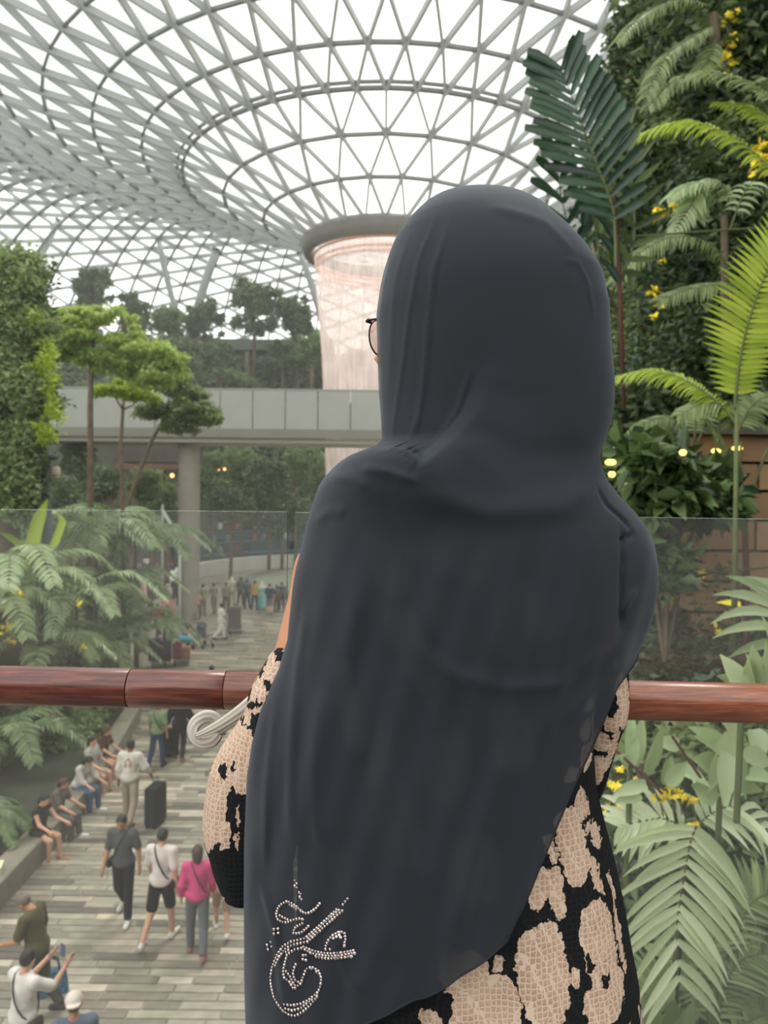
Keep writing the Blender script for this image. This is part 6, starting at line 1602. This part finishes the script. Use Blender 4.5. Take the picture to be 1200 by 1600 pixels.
def loft(name, Lr, Rr, y0, y1, yc, db, df, mat, nrow=90, nc_=64, wob=0.0, p_=2.2, caps=True, seed=0):
    fl, fr_ = tab(Lr), tab(Rr); V = []; Fc = []
    zz = [zy(y0) + (zy(y1) - zy(y0)) * i / (nrow - 1) for i in range(nrow)]
    for z in zz:
        a, b = float(fl(z)), float(fr_(z)); c, w_ = (a + b) / 2, max((b - a) / 2, .0005); yq = yc(z) if callable(yc) else yc; s = min(1, w_ / .035) if not callable(db) else 1
        for k in range(nc_):
            th = 2 * math.pi * k / nc_; cs, sn = math.cos(th), math.sin(th); e = 2 / p_
            X = c + w_ * math.copysign(abs(cs) ** e, cs); dd = (db(z) if callable(db) else db * s) if sn > 0 else (df(z) if callable(df) else df * s)
            Y = yq - dd * math.copysign(abs(sn) ** e, sn) - wob * math.sin(X * 70 + z * 14 + seed) * max(0, sn)
            V.append((X, Y, z))
    for i in range(nrow - 1):
        for k in range(nc_): Fc.append((i * nc_ + k, i * nc_ + (k + 1) % nc_, (i + 1) * nc_ + (k + 1) % nc_, (i + 1) * nc_ + k))
    if caps: Fc += [tuple(range(nc_))[::-1], tuple((nrow - 1) * nc_ + k for k in range(nc_))]
    me = mesh(name, (np.array(V) - np.array(wroot)) / wk, Fc, True); return link(name, me, woman, mat)
DL = [(770, 640), (800, 560), (850, 520), (950, 500), (1050, 480), (1150, 470), (1250, 465), (1350, 465), (1450, 462), (1600, 450), (1900, 430), (2430, 400)]
DR = [(770, 830), (800, 900), (850, 930), (950, 935), (1050, 930), (1150, 925), (1225, 930), (1262, 939), (1300, 949), (1356, 963), (1412, 974), (1461, 982), (1517, 993), (1581, 1000), (1650, 1010), (1900, 1030), (2430, 1060)]
ddb = lambda z: float(np.interp(z, [zy(2430), zy(1700), zy(1500), zy(1250), zy(950), zy(800)], [.18, .158, .15, .125, .115, .10]))
ddf = lambda z: float(np.interp(z, [zy(2430), zy(1500), zy(1000), zy(800)], [.16, .11, .1, .07]))
rm = dressmat('printed_sleeve', [(975, 1098, 15, 44, 5), (955, 1128, 14, 14, 0), (938, 1163, 15, 17, 10), (960, 1175, 8, 34, -5), (939, 1212, 15, 26, -15), (918, 1232, 10, 12, 20), (968, 1040, 5, 8, 0)], [(958, 1090, 5, 22, 10)], .9)
dress = loft('dress', DL, DR, 770, 2425, YC + .01, ddb, ddf, dm, 180, 96, .0035)
loft('sleeve', [(1005, 458), (1018, 430), (1030, 416), (1055, 402), (1084, 386), (1118, 378), (1143, 362), (1177, 339), (1211, 322), (1254, 314), (1295, 310), (1324, 313), (1345, 321), (1370, 328), (1395, 340), (1409, 354), (1413, 366), (1422, 390)], [(1005, 492), (1060, 480), (1150, 478), (1300, 470), (1380, 450), (1410, 420), (1422, 400)], 1006, 1421, .955, .055, .06, sm, 110, 48, .004, 2.0)
mb = MB(); c0 = wl(470, 1004, .965); n_ = 20
mb.tube([c0 + Vector((.031 * math.cos(2 * math.pi * k / n_), .031 * math.sin(2 * math.pi * k / n_), .006 * math.cos(2 * math.pi * k / n_))) for k in range(n_ + 1)], .0022, 6, caps=False)
mb.build('cuff', plain('cuff_beige', srgb(196, 168, 140), .8, .08, 30), woman, True)
loft('sleeve', [(1012, 930), (1100, 900), (1200, 900), (1255, 915), (1268, 928)], [(1012, 968), (1024, 982), (1037, 985), (1094, 986), (1124, 982), (1150, 972), (1187, 961), (1225, 952), (1250, 944), (1268, 934)], 1014, 1267, .945, .05, .055, rm, 60, 40, .003, 2.0)
for s in (-1, 1):
    field_obj('shoe', [('c', (s * .09, -.06, .035), (s * .11, .15, .03), .042, .036)], cloth(40, 38, 40), woman, .012)

# ---- spectacles
gc = pix(592, 528, .985); gn = Vector((-math.sin(yaw), math.cos(yaw), 0)); gs = Vector((-gn.y, gn.x, 0)) * 1.0
frame_m = plain('spectacle_frame', srgb(52, 48, 50), .35, .1, 50, metal=.6)
gl_ = thing('glasses', 'thin dark metal spectacles peeking past the edge of the head scarf', 'glasses', gc)
lensm = glassmat('lens', (.95, .95, .95, 1), .12)
def eye_ring(c):
    mb = MB(); P = [c + gs * (.0245 * math.cos(a)) + Vector((0, 0, .0225 * math.sin(a))) for a in [2 * math.pi * k / 28 for k in range(29)]]
    mb.tube(P, .0011, 6, caps=False); mb.build('rim', frame_m, gl_, True)
    mb = MB(); mb.add([c + gs * (.0245 * math.cos(a)) + Vector((0, 0, .0225 * math.sin(a))) for a in [2 * math.pi * k / 28 for k in range(28)]], [tuple(range(28))]); mb.build('lens', lensm, gl_)
# the first ring is the wearer's left one, the second sits across the bridge, farther from the viewer
eye_ring(Vector((0, 0, 0))); far_s = -gs if gs.y < 0 else gs
eye_ring(far_s * .062)
MB().tube([far_s * .0245 + Vector((0, 0, .006)), far_s * .031 + gn * .002 + Vector((0, 0, .01)), far_s * .0375 + Vector((0, 0, .006))], .0012, 6).build('bridge', frame_m, gl_, True)
hin = -far_s * .0245 + Vector((0, 0, .016))
MB().tube([hin + far_s * .004, hin - far_s * .004 + gn * .001, hin - far_s * .008 - gn * .004], .0022, 6).build('hinge', frame_m, gl_, True)
MB().tube([hin - far_s * .008 - gn * .003, hin - far_s * .012 - gn * .06, hin - far_s * .012 - gn * .12 - Vector((0, 0, .02))], .0014, 6).build('temple', frame_m, gl_, True)
h2 = far_s * .0865 + Vector((0, 0, .016)); MB().tube([h2, h2 + far_s * .006 - gn * .06, h2 + far_s * .006 - gn * .12 - Vector((0, 0, .02))], .0014, 6).build('temple', frame_m, gl_, True)

# ---- silvery knotted strap that hangs beside the sleeve
D_ = 1.06; b = pix(328, 1135, D_); ks = thing('knotted_strap', 'silver-grey knotted satin strap hanging between sleeve and hand rail', 'strap', b)
sat = plain('grey_satin', srgb(196, 190, 182), .35, .1, 8, spec=.6, bump=.1)
def ribbon(pts, wd, name):
    P = [pix(x, y, D_ + dz) - b for x, y, dz in pts]; Q = []
    for i in range(len(P) - 1):
        a, p1, p2, d = P[max(i - 1, 0)], P[i], P[i + 1], P[min(i + 2, len(P) - 1)]
        for k in range(6): u = k / 6; Q.append(.5 * ((2 * p1) + (p2 - a) * u + (2 * a - 5 * p1 + 4 * p2 - d) * u * u + (3 * p1 - a - 3 * p2 + d) * u ** 3))
    Q.append(P[-1]); m = len(Q); V = []; Fc = []; K = 9
    for i, q in enumerate(Q):
        tg = (Q[min(i + 1, m - 1)] - Q[max(i - 1, 0)]).normalized(); s = tg.cross(Vector((0, -1, 0))).normalized(); nn = s.cross(tg).normalized(); w_ = np.interp(i / (m - 1), np.linspace(0, 1, len(wd)), wd) * D_ / F / 2
        for k in range(K):
            e = -1 + 2 * k / (K - 1); V.append(q + s * w_ * e + nn * (w_ * .35 * (1 - e * e) + .0012 * math.cos(e * 9)))
        for k in range(K):
            e = 1 - 2 * k / (K - 1); V.append(q + s * w_ * e * .98 - nn * (.001 - w_ * .2 * (1 - e * e)))
    n2 = 2 * K
    for i in range(m - 1):
        for k in range(n2): Fc.append((i * n2 + k, i * n2 + (k + 1) % n2, (i + 1) * n2 + (k + 1) % n2, (i + 1) * n2 + k))
    Fc += [tuple(range(n2))[::-1], tuple((m - 1) * n2 + k for k in range(n2))]
    link(name, mesh(name, V, Fc, True), ks, sat)
ribbon([(345, 1150, .01), (338, 1125, .012), (322, 1120, .008), (305, 1130, 0), (301, 1146, -.004), (312, 1160, -.004), (330, 1158, 0), (342, 1146, .006)], [16, 20, 22, 20, 18, 20, 22, 16], 'loop')
ribbon([(452, 1072, -.09), (425, 1080, -.06), (400, 1092, -.03), (375, 1112, -.025), (345, 1132, -.018), (318, 1146, -.012), (306, 1150, -.006)], [20, 22, 20, 15, 8], 'band')
ribbon([(450, 1078, -.085), (420, 1090, -.04), (395, 1104, 0), (370, 1122, 0.004), (345, 1140, .006), (325, 1152, .006)], [18, 20, 16, 10], 'band')
